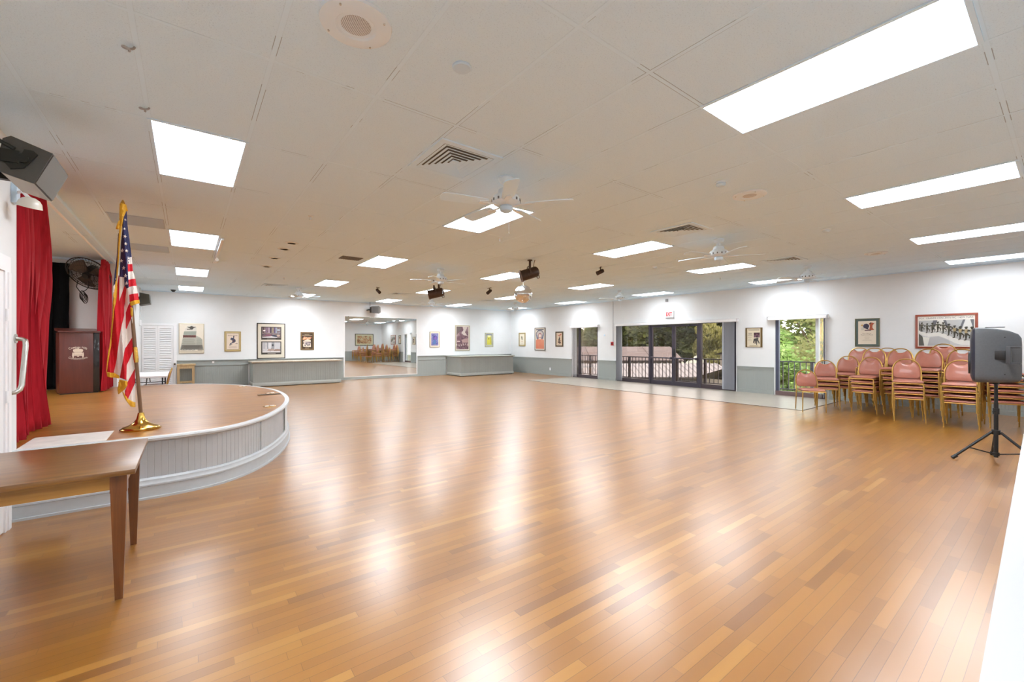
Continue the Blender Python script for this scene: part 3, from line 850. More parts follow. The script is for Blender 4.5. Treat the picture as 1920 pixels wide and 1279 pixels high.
def curtain(name, lab, path_len, yfun, x0, z0, z1, npl, mat, amp=.06, alongx=False, y0=0, skew=None):
    r = thing(name, lab, 'curtain', (x0, y0, z0))
    mb = MB()
    nu, nv = npl*10, 22
    rnd = [random.uniform(.6, 1.25) for _ in range(npl+2)]
    def f(u, v):
        z = z0+(z1-z0)*v
        a, b = yfun(v)
        k = u*npl; i = int(k)
        am = amp*(rnd[i]*(1-(k-i))+rnd[i+1]*(k-i))*(1-.45*v)
        w = math.sin(2*PI*k+.5*math.sin(3*v+i))*am + .3*am*math.sin(4*PI*k+v*4)
        s = a+(b-a)*(u+.012*math.sin(2*PI*k*2+v*5))
        return (x0+w, s, z) if not alongx else (s, x0+w, z)
    mb.grid(f, nu, nv)
    o = mb.build('curtain_cloth', mat, r, world=True)
    sm = o.modifiers.new('thickness', 'SOLIDIFY'); sm.thickness = .006
    return r

def build_stage_things():
    def w1(v): # v 0 bottom .. 1 top
        hi = [(0, 6.72), (.2, 6.62), (.45, 6.66), (.62, 6.84), (.75, 6.84), (1, 6.62)]
        for (a, p), (b, q) in zip(hi, hi[1:]):
            if v <= b: return (5.36, p+(q-p)*(v-a)/(b-a))
        return (5.36, 6.62)
    r = curtain('stage_curtain', 'red velvet curtain gathered beside the wall grab handle at the stage front', 1, w1, -1.24, SZ+.02, H-.06, 11, 'velvet', .075)
    MB().tube([(-1.24, 5.32, H-.05), (-1.24, 11.55, H-.05)], .014, 10).build('curtain_rod', 'white', r, world=True)
    def w2(v):
        if v > .93: return (10.75, 11.3)
        return (10.5+.2*max(0, v-.5)-.1*max(0, v-.6), 11.55)
    curtain('stage_curtain', 'red velvet curtain gathered behind the flag beside the lectern', 1, w2, -1.24, SZ+.02, H-.09, 9, 'velvet', .06)
    curtain('backdrop_curtain', 'black backdrop curtain hanging on the stage side wall behind the lectern', 1, lambda v: (-4.3, -1.86+.1*v), 11.48, SZ+.02, H-.12, 12, 'bvelvet', .03, True)
    # lectern
    a = math.atan2(.13, .47)
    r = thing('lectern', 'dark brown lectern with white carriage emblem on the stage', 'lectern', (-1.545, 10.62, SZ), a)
    hw = .245
    MB().box(-hw, hw, -.2, .2, .02, 1.06, .004).build('lectern_body', 'lect', r)
    MB().box(hw-.075, hw+.006, -.206, .206, .02, 1.06, .003).build('shade_strip', plain('painted_shade_black', '#100c0c', .25, coat=.3), r)  # black strip standing in for shade and reflection on the lectern's right side
    MB().box(-hw+.01, hw-.01, -.19, .19, 0, .02).build('lectern_base', 'black', r)
    MB().prism([(-.225, 1.06), (.225, 1.1), (.225, 1.14), (-.225, 1.085)], (-hw-.015, hw+.015), axis='x').build('lectern_top', 'lect', r)
    cx = -.02
    Tf = T3(cx, -.2015, .73, PI/2)
    cream = plain('cream_lettering', '#e8dccb', .5)
    MB().text('Carriage Hills', .052, Matrix.Translation((cx, -.2012, .805)) @ Matrix.Rotation(PI/2, 4, 'X'), depth=.0006, bend=.22, width=.235).build('lettering', cream, r)
    MB().text('Condominiums', .05, Matrix.Translation((cx, -.2012, .605)) @ Matrix.Rotation(PI/2, 4, 'X'), depth=.0006, bend=-.28, width=.235).build('lettering', cream, r)
    mb = MB()
    def pl(pts, y=-.2012):
        mb.prism([(cx+x, .70+z) for x, z in pts], (y, y+.001), axis='y')
    pl([(-.062, .035), (-.06, .065), (-.03, .075), (.03, .075), (.06, .065), (.062, .035), (.05, .022), (-.05, .022)])
    pl([(-.048, .018), (.048, .018), (.052, -.012), (.045, -.03), (-.045, -.03), (-.052, -.012)])
    pl([(-.06, -.034), (.06, -.034), (.052, -.046), (-.052, -.046)])
    for s in (-1, 1):
        pl([(s*.068, .012), (s*.056, .016), (s*.05, -.02), (s*.052, -.07), (s*.058, -.082), (s*.066, -.075), (s*.073, -.035)])
    pl([(-.012, -.046), (.012, -.046), (.012, -.06), (-.012, -.06)])
    pl([(-.01, .078), (.01, .078), (.008, .098), (-.006, .098)])
    pl([(-.06, .08), (-.055, .08), (-.05, .096), (-.02, .078), (-.014, .08), (-.048, .104), (-.056, .102)])
    mb.build('carriage_emblem', cream, r)
    # wall fan
    r = thing('wall_fan', 'black caged fan mounted high on the stage side wall', 'fan', (-1.57, 11.6, 2.75))
    T = Matrix.Translation((-1.5, 11.3, 2.76)) @ Matrix.Rotation(R(-28), 4, 'Z') @ Matrix.Rotation(PI/2+R(38), 4, 'X')
    mb = MB(); Rr = .34
    for q, z in ((Rr, 0), (Rr*.85, .05), (Rr*.65, .075), (Rr*.4, .09), (Rr*.9, -.05), (Rr*.6, -.075)):
        mb.tube([T @ Vector((q*math.cos(2*PI*k/36), q*math.sin(2*PI*k/36), z)) for k in range(36)], .004 if q < Rr else .009, 5, closed=True)
    for k in range(40):
        t = 2*PI*k/40; c, s = math.cos(t), math.sin(t)
        mb.tube([T @ Vector((q*c, q*s, z)) for q, z in ((.07, .09), (Rr*.65, .076), (Rr*.87, .047), (Rr, 0), (Rr*.9, -.05), (Rr*.6, -.076), (.08, -.085))], .0022, 4)
    mb.build('fan_cage', plain('dark_brown_wire', '#2d2722', .5), r, world=True)
    for k in range(3):
        def bl(u, v, k=k):
            t = 2*PI*k/3+(v-.5)*1.35*(1-.1*u); q = .05+u*(Rr*.82-.05)
            return T @ Vector((q*math.cos(t), q*math.sin(t), .035*(v-.5)*2))
        o = MB().grid(bl, 8, 8).build('fan_blade', plain('smoke_blade', '#57483c', .35), r, world=True)
        o.modifiers.new('t', 'SOLIDIFY').thickness = .004
    MB().lathe([(0, -.2), (.06, -.2), (.09, -.18), (.1, -.1), (.06, -.08), (0, -.08)], 24, T=T).lathe([(0, .1), (.05, .1), (.06, .085), (.06, .02), (0, .02)], 20, T=T).build('fan_motor', 'black', r, world=True)
    MB().tube([T @ Vector((0, 0, -.15)), Vector((-1.57, 11.5, 2.72)), Vector((-1.57, 11.6, 2.72))], .022, 10).box(-1.63, -1.51, 11.585, 11.5995, 2.64, 2.82, .004).build('fan_bracket', 'black', r, world=True)
    mb = MB()
    mb.tube([(-1.63, 11.24, 2.62), (-1.66, 11.3, 2.5), (-1.62, 11.33, 2.42), (-1.57, 11.35, 2.34)], .007, 6)
    mb.tube([(-1.5, 11.3, 2.62), (-1.5, 11.32, 2.5), (-1.55, 11.34, 2.44), (-1.6, 11.35, 2.41)], .007, 6)
    for k in range(4): mb.tube([(-1.57+.035*math.cos(t)+.02*(k-1.5)*.6, 11.34+.012*k, 2.35+.09*math.sin(t)-.02*k) for t in [2*PI*j/14 for j in range(14)]], .006, 5, closed=True)
    mb.build('power_cord', 'black', r, world=True)

def build_flag():
    base = Vector((-.38, 5.75, SZ))
    r = thing('flag_pole', 'wooden flag pole on a brass stand at the stage edge', 'flag pole', base)
    MB().lathe([(0, 0), (.16, 0), (.165, .012), (.15, .02), (.145, .028), (.1, .045), (.06, .07), (.036, .11), (.028, .15), (.024, .17), (0, .17)], 36).build('pole_stand', 'brass', r)
    lx, ly = -.1845*.796, .1845*.605
    def at(t): return Vector((lx*t, ly*t, .16+(2.24-.16)*t))
    MB().tube([at(0), at(.3), at(.32), at(1)], .016, 12).build('pole_shaft', 'pole', r)
    MB().tube([at(.25), at(.27), at(.3), at(.325)], [.018, .021, .02, .018], 12).build('pole_ferrule', 'brass', r)
    T = Matrix.Translation(at(1))
    MB().lathe([(0, 0), (.02, 0), (.022, .02), (.014, .03), (.02, .045), (.018, .065), (.008, .09), (0, .1)], 16, T=T).build('finial', 'brass', r)
    # the cloth, draped in folds round the pole
    f = thing('flag', 'United States flag with gold fringe hanging on the stage pole', 'flag', base+Vector((0, 0, 1.1)))
    K = .005425
    rt = Vector((.796, -.605, 0)); fw = Vector((-.066, .998, 0))
    def pos(px, py):
        a = (px-265)*K; z = 1.45+(643-py)*K
        t = (z-SZ)/2.24
        pole_a = -.1845*t
        q = a-pole_a
        dep = -.035+.03*math.sin(q*34+z*2.2)+.012*math.sin(q*90-z*3)-.02*math.cos(z*2)
        return base+Vector((0, 0, -SZ))+rt*a+fw*dep+Vector((0, 0, z))
    def A(*p): return [(190+x/6.235, 375+y/6.235) for x, y in p]
    def B(*p): return [(190+x/6.094, 560+y/6.094) for x, y in p]
    RED, WHT, BLU = 0, 1, 2
    polys = [
        (BLU, A((286, 120), (302, 130), (312, 300), (335, 480), (357, 672), (312, 672), (318, 800), (325, 1030), (300, 1040), (275, 1000), (272, 905), (215, 895), (228, 690), (236, 500), (262, 300))),
        (BLU, A((205, 400), (222, 400), (210, 560), (195, 760), (180, 960), (150, 1010), (165, 850), (185, 640))),
        (WHT, A((150, 1010), (180, 960), (170, 1150))+B((160, 60), (135, 250), (128, 250), (130, 120))),
        (WHT, A((312, 672), (360, 672), (368, 752), (313, 757))), (RED, A((313, 757), (368, 752), (376, 836), (316, 845))),
        (WHT, A((316, 845), (376, 836), (400, 922), (322, 938))), (RED, A((322, 938), (400, 922), (414, 1002), (326, 1022))),
        (WHT, A((326, 1022), (414, 1002), (432, 1088), (333, 1112))), (RED, A((333, 1112), (432, 1088), (447, 1165), (338, 1195))),
        (WHT, A((215, 895), (272, 905), (275, 1000), (245, 1090), (213, 1185))),
        (RED, A((205, 880), (215, 895), (213, 1185), (245, 1090), (275, 1000), (300, 1040), (296, 1060), (284, 1150))+B((266, 90), (266, 190), (240, 300), (217, 420), (180, 700), (145, 850), (75, 835), (100, 640), (135, 330), (160, 60))),
        (WHT, A((300, 1040), (325, 1030))+B((333, 20), (318, 70), (282, 160), (278, 450), (262, 650), (215, 905), (145, 850), (180, 700), (217, 420), (240, 300), (266, 190), (268, 80))),
        (RED, B((318, 70), (335, 60), (352, 105), (356, 200), (290, 350), (282, 330), (282, 160))),
        (WHT, B((290, 350), (356, 200), (366, 430), (280, 565), (279, 450), (282, 330))),
        (RED, B((280, 565), (366, 430), (366, 600), (296, 760), (292, 925), (215, 905), (240, 770), (262, 650))),
        (WHT, B((296, 760), (366, 605), (385, 640), (386, 805), (305, 950), (292, 925))),
        (RED, B((305, 950), (386, 805), (390, 965), (312, 1140), (275, 1110), (276, 1050), (308, 985))),
        (WHT, B((312, 1140), (390, 965), (396, 1180), (330, 1165))),
    ]
    b = bmesh.new()
    for m, pts in polys:
        vs = [b.verts.new((x, y, 0)) for x, y in pts]
        fc = b.faces.new(vs); fc.material_index = m
        if fc.normal.z < 0: pass
    bmesh.ops.triangulate(b, faces=b.faces[:])
    for _ in range(4):
        es = [e for e in b.edges if e.calc_length() > 3.2]
        if not es: break
        bmesh.ops.subdivide_edges(b, edges=es, cuts=1)
        bmesh.ops.triangulate(b, faces=b.faces[:])
    bmesh.ops.remove_doubles(b, verts=b.verts[:], dist=.02)
    def star(cx, cy, q, dz):
        c = [(cx+(q if k % 2 == 0 else q*.4)*math.sin(PI*k/5+.15), cy-(q if k % 2 == 0 else q*.4)*math.cos(PI*k/5+.15)) for k in range(10)]
        vs = [b.verts.new((x, y, dz)) for x, y in c]; m0 = b.verts.new((cx, cy, dz))
        for k in range(10): b.faces.new([vs[k], vs[(k+1) % 10], m0]).material_index = 1
    for x, y in ((288, 240), (282, 440), (292, 525), (252, 600), (303, 605), (240, 715), (268, 800), (290, 893), (303, 980), (277, 352)):
        p = A((x, y))[0]; star(p[0], p[1], 3.6 if y > 400 else 2.4, 1)
    p = A((178, 925))[0]; star(p[0], p[1], 2, 1)
    fo = -base-Vector((0, 0, 1.1))
    for v in b.verts:
        d = v.co.z
        v.co = pos(v.co.x, v.co.y)-fw*(.004*d)+fo
    mb = MB(); mb.b.free(); mb.b = b
    for fc in b.faces: fc.smooth = True
    o = mb.build('flag_cloth', ['flag_red', 'flag_white', 'flag_blue'], f)
    s = o.modifiers.new('thickness', 'SOLIDIFY'); s.thickness = .003; s.offset = 1
    # fringe
    fr = [A((228, 60), (290, 60), (318, 130), (288, 140), (262, 250), (236, 400), (222, 560), (208, 760), (190, 960), (176, 1180))+B((152, 160), (120, 480), (72, 835), (62, 830), (98, 540), (130, 280), (142, 160), (148, 0))+A((168, 1150), (180, 930), (202, 700), (214, 480), (222, 300)),
          A((338, 1195), (447, 1165), (452, 1205), (348, 1243)),
          B((65, 835), (145, 850), (205, 880), (205, 912), (130, 900), (75, 890)),
          B((210, 925), (305, 940), (305, 985), (250, 1050), (198, 1092), (188, 1045), (240, 1000)),
          B((240, 1055), (300, 1130), (345, 1165), (396, 1185), (396, 1238), (338, 1225), (270, 1130)),
          A((212, 260), (232, 260), (222, 330), (208, 360), (184, 352), (195, 310)),
          B((335, 100), (356, 110), (356, 205), (340, 190))]
    b = bmesh.new()
    for pts in fr:
        b.faces.new([b.verts.new((x, y, 0)) for x, y in pts])
    bmesh.ops.triangulate(b, faces=b.faces[:])
    for _ in range(3):
        es = [e for e in b.edges if e.calc_length() > 4]
        if es:
            bmesh.ops.subdivide_edges(b, edges=es, cuts=1); bmesh.ops.triangulate(b, faces=b.faces[:])
    for v in b.verts: v.co = pos(v.co.x, v.co.y)-fw*.009+fo
    mb = MB(); mb.b.free(); mb.b = b
    for fc in b.faces: fc.smooth = True
    o = mb.build('gold_fringe', 'fringe', f)
    s = o.modifiers.new('thickness', 'SOLIDIFY'); s.thickness = .006

def build_left_wall_things():
    # wedge monitor on its bracket
    r = thing('monitor_speaker', 'grey-black wedge monitor speaker bracketed high beside the red curtain', 'speaker', (XL, 4.33, 2.62))
    prof = [(-.715, 2.71), (-.9, 2.775), (-.935, 2.75), (-.965, 2.56), (-.945, 2.535), (-.80, 2.495)]
    MB().prism(prof, (4.11, 4.57), axis='y').build('speaker_cabinet', plain('speaker_grey', '#4b4943', .5, noise=.05, nscale=40), r, world=True)
    n = Vector((.215, 0, -.085)).normalized()
    T = Matrix.Translation((.004, 0, -.0015))
    MB().prism([(-.717, 2.7), (-.722, 2.708), (-.807, 2.503), (-.797, 2.5)], (4.122, 4.558), axis='y', T=T).build('speaker_grille', plain('grille_cloth_grey', '#5d5a53', .6, noise=.06, nscale=200, bump=.2), r, world=True)
    MB().prism([(-.803, 2.494), (-.94, 2.533), (-.94, 2.531), (-.803, 2.491)], (4.12, 4.56), axis='y').build('lower_panel', plain('speaker_light_grey', '#a9a59a', .5), r, world=True)
    mb = MB()
    mb.box(-1.12, -.86, 4.085, 4.095, 2.6, 2.68)
    mb.prism([(-.8, 2.7), (-.78, 2.68), (-.84, 2.58), (-.9, 2.56), (-.93, 2.6), (-.86, 2.64), (-.84, 2.7)], (4.095, 4.109), axis='y')
    mb.cyl((-.845, 4.075, 2.635), (-.845, 4.11, 2.635), .028, 14)
    mb.box(XL+.0005, XL+.02, 4.05, 4.2, 2.52, 2.76, .003)
    mb.tube([(-.97, 4.09, 2.74), (-.88, 4.09, 2.69)], .012, 8)
    brk = plain('bracket_black', '#26261f', .45, .3)
    mb.build('wall_bracket', brk, r, world=True); mb = MB()
    mb.box(-1.12, -.95, 4.45, 4.5, 2.58, 2.64)
    mb.box(XL+.0005, XL+.02, 4.4, 4.55, 2.54, 2.7, .003)
    mb.build('wall_bracket', brk, r, world=True)
    # floodlight
    r = thing('flood_lamp', 'small white dome lamp on the wall beneath the monitor speaker', 'lamp', (XL, 5.2, 2.66))
    MB().box(XL+.0005, XL+.035, 5.15, 5.24, 2.58, 2.74, .005).build('wall_plate', 'offw', r, world=True)
    MB().tube([(-1.1, 5.18, 2.67), (-1.06, 5.12, 2.67), (-1.01, 5.05, 2.61)], .012, 8).build('lamp_arm', 'white', r, world=True)
    T = Matrix.Translation((-1.0, 5.03, 2.555)) @ Matrix.Scale(.62, 4) @ Matrix.Rotation(R(10), 4, 'Y') @ Matrix.Rotation(R(15), 4, 'X')
    MB().lathe([(0, .09), (.04, .085), (.08, .06), (.105, .02), (.115, -.03), (.118, -.04), (.112, -.04), (.1, .0), (.07, .045), (0, .07)], 30, T=T).build('lamp_shade', plain('pearl_enamel', '#d9d2c4', .3, coat=.4), r, world=True)
    MB().sphere((-1.0, 5.03, 2.565), .026, 14, 8).build('bulb', 'offw', r, world=True)
    # grab handle
    r = thing('grab_handle', 'bent nickel grab handle on the wall beside the red curtain', 'handle', (XL, 5.17, 1.27))
    MB().tube([(XL+.0005, 5.26, 1.485), (-1.09, 5.25, 1.482), (-1.068, 5.235, 1.47), (-1.06, 5.21, 1.43), (-1.06, 5.16, 1.27), (-1.06, 5.105, 1.11), (-1.068, 5.09, 1.075), (-1.09, 5.082, 1.055), (XL+.0005, 5.08, 1.05)], .017, 12).build('handle_tube', 'steel', r, world=True)
    for y, z in ((5.26, 1.485), (5.08, 1.05)): MB().cyl((XL+.0005, y, z), (XL+.01, y, z), .038, 18).build('mounting_flange', 'steel', r, world=True)
    # walnut table by the stage
    r = thing('walnut_table', 'walnut table with tapered legs in front of the stage', 'table', (-.66, 3.69, 0))
    MB().box(-1.09, -.235, 3.2, 4.18, .712, .74, .003).build('table_top', 'table', r, world=True)
    MB().box(-1.05, -.285, 3.25, 4.13, .628, .7115).build('apron', 'rail', r, world=True)
    for x in (-1.02, -.31):
        for y in (3.28, 4.1):
            s0, s1 = .034, .017
            MB().loft([[(x-s, y-s, z), (x+s, y-s, z), (x+s, y+s, z), (x-s, y+s, z)] for s, z in ((s1, 0), (s0*.93, .5), (s0, .61))], smooth=False).box(x-s0-.002, x+s0+.002, y-s0-.002, y+s0+.002, .61, .7115).build('leg', 'tablew', r, world=True)
    # white counter at the camera side
    r = thing('white_counter', 'white painted counter edge in the corner below the speaker stand', 'counter', (2.0, -.4, 0))
    th = math.atan2(.091, 3.1)
    pts = [(.7, -.88), (4.2, -.88), (4.2, .0623+.0294*4.2), (.7, .0623+.0294*.7)]
    MB().prism(pts, (.86, .9)).build('counter_top', plain('counter_white', '#b4b4b3', .5), r, world=True)
    p2 = [(.72, -.88), (4.18, -.88), (4.18, .03+.0294*4.18), (.72, .03+.0294*.72)]
    MB().prism(p2, (0, .86)).build('counter_body', 'white', r, world=True)
# ------------------------------------------------------------------ chairs
def hoop(n=26, ry=.2, z0=.62, rz=.235):
    pts = [(-.2-.25*(z-.42)*.96, -ry, z) for z in (.43, .5, .56)]
    for k in range(n+1):
        t = PI*k/n
        y = -ry*math.cos(t); s = math.sin(t)
        yy = math.copysign(abs(math.cos(t))**.85, -math.cos(t))*ry
        z = z0+rz*s
        pts.append((-.2-.25*(z-.42)*.96, yy, z))
    pts += [(-.2-.25*(z-.42)*.96, ry, z) for z in (.56, .5, .43)]
    return pts
def bx(z): return -.2-.24*(z-.42)

def make_chair(label, group):
    r = thing('banquet_chair', label, 'chair', (0, 0, 0), 0, group)
    # seat pad, slightly domed with rounded front
    def sec(x, hw, z0, z1):
        out = []
        for k in range(20):
            t = 2*PI*k/20; c, s = math.cos(t), math.sin(t)
            out.append((x, hw*math.copysign(abs(c)**.35, c), (z0+z1)/2+(z1-z0)/2*math.copysign(abs(s)**.6, s)))
        return out
    MB().loft([sec(-.205, .15, .445, .462), sec(-.2, .175, .44, .47), (sec(-.15, .19, .436, .482)), sec(0, .2, .434, .488), sec(.15, .208, .434, .484), sec(.205, .205, .436, .476), sec(.222, .19, .442, .466), sec(.226, .17, .447, .458)]).build('seat', 'vinyl2', r)
    # back pad: under the hoop, dished at the top for the hand hole
    n = 22
    def edge(k):
        t = PI*k/n; c = math.cos(t)
        y = math.copysign(abs(c)**.85, -c)*.19
        z = .62+.222*math.sin(t)
        lim = .766+.08*(min(1, abs(y)/.115))**2.2
        return y, min(z, lim)
    top = [edge(k) for k in range(n+1)]
    out = [(-.155, .5), (-.185, .53), (-.192, .58)] + top + [(.192, .58), (.185, .53), (.155, .5)]
    cy, cz = 0, .64
    def ring(f, dx):
        return [(bx(cz+(z-cz)*f)+dx, y*f, cz+(z-cz)*f) for y, z in out]
    MB().loft([ring(.4, -.012), ring(.93, -.012), ring(1, -.004), ring(1, .006), ring(.95, .018), ring(.8, .026), ring(.4, .03)]).build('backrest', 'vinyl', r)
    MB().tube(hoop(), .011, 8).build('back_frame', 'goldm', r)
    MB().tube([(.213, -.207, .426), (.213, .207, .426), (-.2, .2, .426), (-.2, -.2, .426)], .0105, 6, closed=True).build('seat_frame', 'goldm', r)
    for s in (-1, 1):
        MB().tube([(.185, s*.196, .43), (.2, s*.203, .42), (.206, s*.206, .39), (.212, s*.209, 0)], [.011, .0115, .012, .0095], 8).build('leg', 'goldm', r)
        MB().tube([(bx(.45), s*.199, .45), (-.205, s*.2, .41), (-.25, s*.203, 0)], [.011, .0115, .0095], 8).build('leg', 'goldm', r)
    return r

STACKS = [  # x, y, facing (dx, dy), count, description
    (10.547, 3.381, -.81, -.58, 1, 'single', None),
    (11.35, 3.32, -.93, -.36, 3, 'three-high stack just behind the lone chair', 'lone'),
    (11.95, 3.1, -1, -.1, 4, 'four-high stack between window and green poster', None),
    (12.6, 3.05, -1, 0, 6, 'tall wall stack under the green poster', None),
    (11.27, 2.58, -1, .1, 4, 'four-high front stack below the green poster', None),
    (11.95, 2.62, -1, 0, 6, 'six-high middle stack below the green poster', None),
    (12.6, 2.53, -1, 0, 6, 'six-high wall stack between green poster and dancers', None),
    (11.45, 2.1, -1, .04, 6, 'six-high second-line stack before the dancers picture', None),
    (10.64, 1.84, -.97, -.22, 4, 'four-high foremost stack under the dancers picture', None),
    (11.36, 1.66, -1, 0, 6, 'six-high middle stack under the dancers picture', None),
    (12.05, 1.54, -1, 0, 7, 'seven-high wall stack under the dancers picture', None),
    (10.58, 1.15, -1, -.05, 4, 'four-high stack beside the speaker cabinet', None),
    (11.45, 1.22, -1, 0, 6, 'six-high stack half hidden by the speaker cabinet', None),
    (11.09, .7, -.97, -.24, 6, 'six-high stack directly behind the speaker stand', None),
    (10.75, -.2, -1, .1, 5, 'five-high stack seen only in the mirror', None),
]
ORD = ['bottom', 'second from bottom', 'third from bottom', 'fourth from bottom', 'fifth from bottom', 'sixth from bottom', 'seventh']
def build_chairs():
    G = 'stackable banquet chairs by the glass-door wall'
    proto = None
    for x, y, fx, fy, n, desc, _ in STACKS:
        a = math.atan2(fy, fx)
        for k in range(n):
            pos = 'top' if k == n-1 else ORD[k]
            lab = 'single rust vinyl chair standing alone by the floor tile corner' if n == 1 else 'rust chair, %s of the %s' % (pos, desc)
            jy = .009*k + random.uniform(-.003, .003); jx = .021*k
            px = x+math.cos(a)*jx-math.sin(a)*jy*-1*0 + 0; py = y+math.sin(a)*jx+jy
            if proto is None:
                o = proto = make_chair(lab, G)
            else:
                o = copy_tree(proto); o['label'] = lab
            o.location = (px, py, .095*k+.0005); o.rotation_euler = (0, 0, a+random.uniform(-.006, .006)*(k > 0))

# ------------------------------------------------------------------ loudspeaker on its stand
def build_pa():
    cx, cy = 7.87, .57
    s = thing('speaker_stand', 'black tripod speaker stand on the floor before the stacked chairs', 'speaker stand', (cx, cy, 0))
    MB().cyl((cx, cy, .05), (cx, cy, .72), .02, 16).cyl((cx, cy, .6), (cx, cy, .97), .0165, 16).build('pole', 'blackm', s, world=True)
    MB().cyl((cx, cy, .58), (cx, cy, .65), .029, 16).cyl((cx-.02, cy, .61), (cx-.07, cy+.02, .61), .009, 8).build('clamp_collar', 'black', s, world=True)
    mb = MB().cyl((cx, cy, .33), (cx, cy, .385), .038, 18).cyl((cx, cy, .07), (cx, cy, .11), .03, 16)
    mb.build('leg_hub', 'black', s, world=True)
    feet = [(7.62, .93), (8.26, .63), (7.75, .17)]
    for fx, fy in feet:
        dx, dy = fx-cx, fy-cy; l = math.hypot(dx, dy); ux, uy = dx/l, dy/l
        L = .41
        fx, fy = cx+ux*L, cy+uy*L
        lg = MB().cyl((cx+ux*.04, cy+uy*.04, .36), (fx, fy, .025), .0145, 12).build('leg', 'blackm', s, world=True)
        MB().cyl((fx-ux*.03, fy-uy*.03, .045), (fx+ux*.012, fy+uy*.012, .012), .021, 12).build('rubber_foot', 'black', lg, world=True)
        MB().cyl((cx+ux*.02, cy+uy*.02, .09), (cx+ux*.265, cy+uy*.265, .155), .007, 8).build('brace', 'blackm', s, world=True)
    # cabinet: front looks along +Y in its own frame then turned a touch
    p = thing('loudspeaker', 'black plastic loudspeaker cabinet on the tripod stand', 'speaker', (cx, cy, .955), R(97))
    def sec(x, hw, z0, z1, pw=.3):
        out = []
        for k in range(28):
            t = 2*PI*k/28; c, q = math.cos(t), math.sin(t)
            out.append((x, hw*math.copysign(abs(c)**pw, c), (z0+z1)/2+(z1-z0)/2*math.copysign(abs(q)**pw, q)))
        return out
    MB().loft([sec(-.2, .07, .1, .5), sec(-.196, .1, .06, .555), sec(-.17, .125, .03, .6), sec(-.1, .15, .018, .64), (sec(0, .18, .012, .668)), sec(.1, .2, .01, .682), sec(.165, .21, .008, .685), sec(.18, .205, .012, .68)]).build('speaker_cabinet', 'dgrey', p)
    MB().loft([sec(.18, .203, .012, .68), sec(.2, .197, .03, .665), sec(.214, .17, .08, .6), sec(.216, .12, .15, .5)]).build('front_grille', plain('blue_black_grille', '#2e2f3c', .35, .3, noise=.1, nscale=120), p)
    MB().lathe([(0, 0), (.02, 0), (.13, .012), (.14, .016), (.145, 0)], 26, T=Matrix.Translation((.216, 0, .25)) @ Matrix.Rotation(PI/2, 4, 'Y')).build('woofer_ring', 'black', p)
    MB().box(.216, .222, -.04, .04, .36, .385, .002).build('badge', 'white', p)
    MB().box(.216, .221, .06, .09, .31, .33, .002).build('badge', 'white', p)
    for sy in (1, -1):
        # side grip: recess with a U-shaped bar; the wide side follows the taper
        T = T3(-.02, sy*.186, .35, 0, 0, -sy*.33)
        MB().box(-.05, .045, -.012, .014, -.055, .055, .012, T=T).build('handle_recess', 'black', p)
        MB().box(-.095, -.055, -.02, .032, -.105, .105, .006, T=T).box(-.17, -.06, -.01, .026, .085, .105, .005, T=T).box(-.17, -.06, -.01, .026, -.105, -.085, .005, T=T).build('side_handle', plain('handle_black', '#3c3e42', .45), p)
        for zz in (.56, .12): MB().cyl((-.06, sy*.168, zz), (-.06, sy*.172, zz), .007, 8).build('rigging_screw', 'black', p)
    MB().box(-.07, .09, -.05, .05, .682, .69, .003).build('top_handle', 'dgrey', p)
    MB().cyl((0, 0, -.015), (0, 0, .02), .03, 16).build('pole_socket', 'black', p)
    MB().tube([(-.17, -.06, .04), (-.22, -.07, .03), (-.235, -.075, .08), (-.21, -.07, .11)], .006, 6).build('signal_cable', 'black', p)

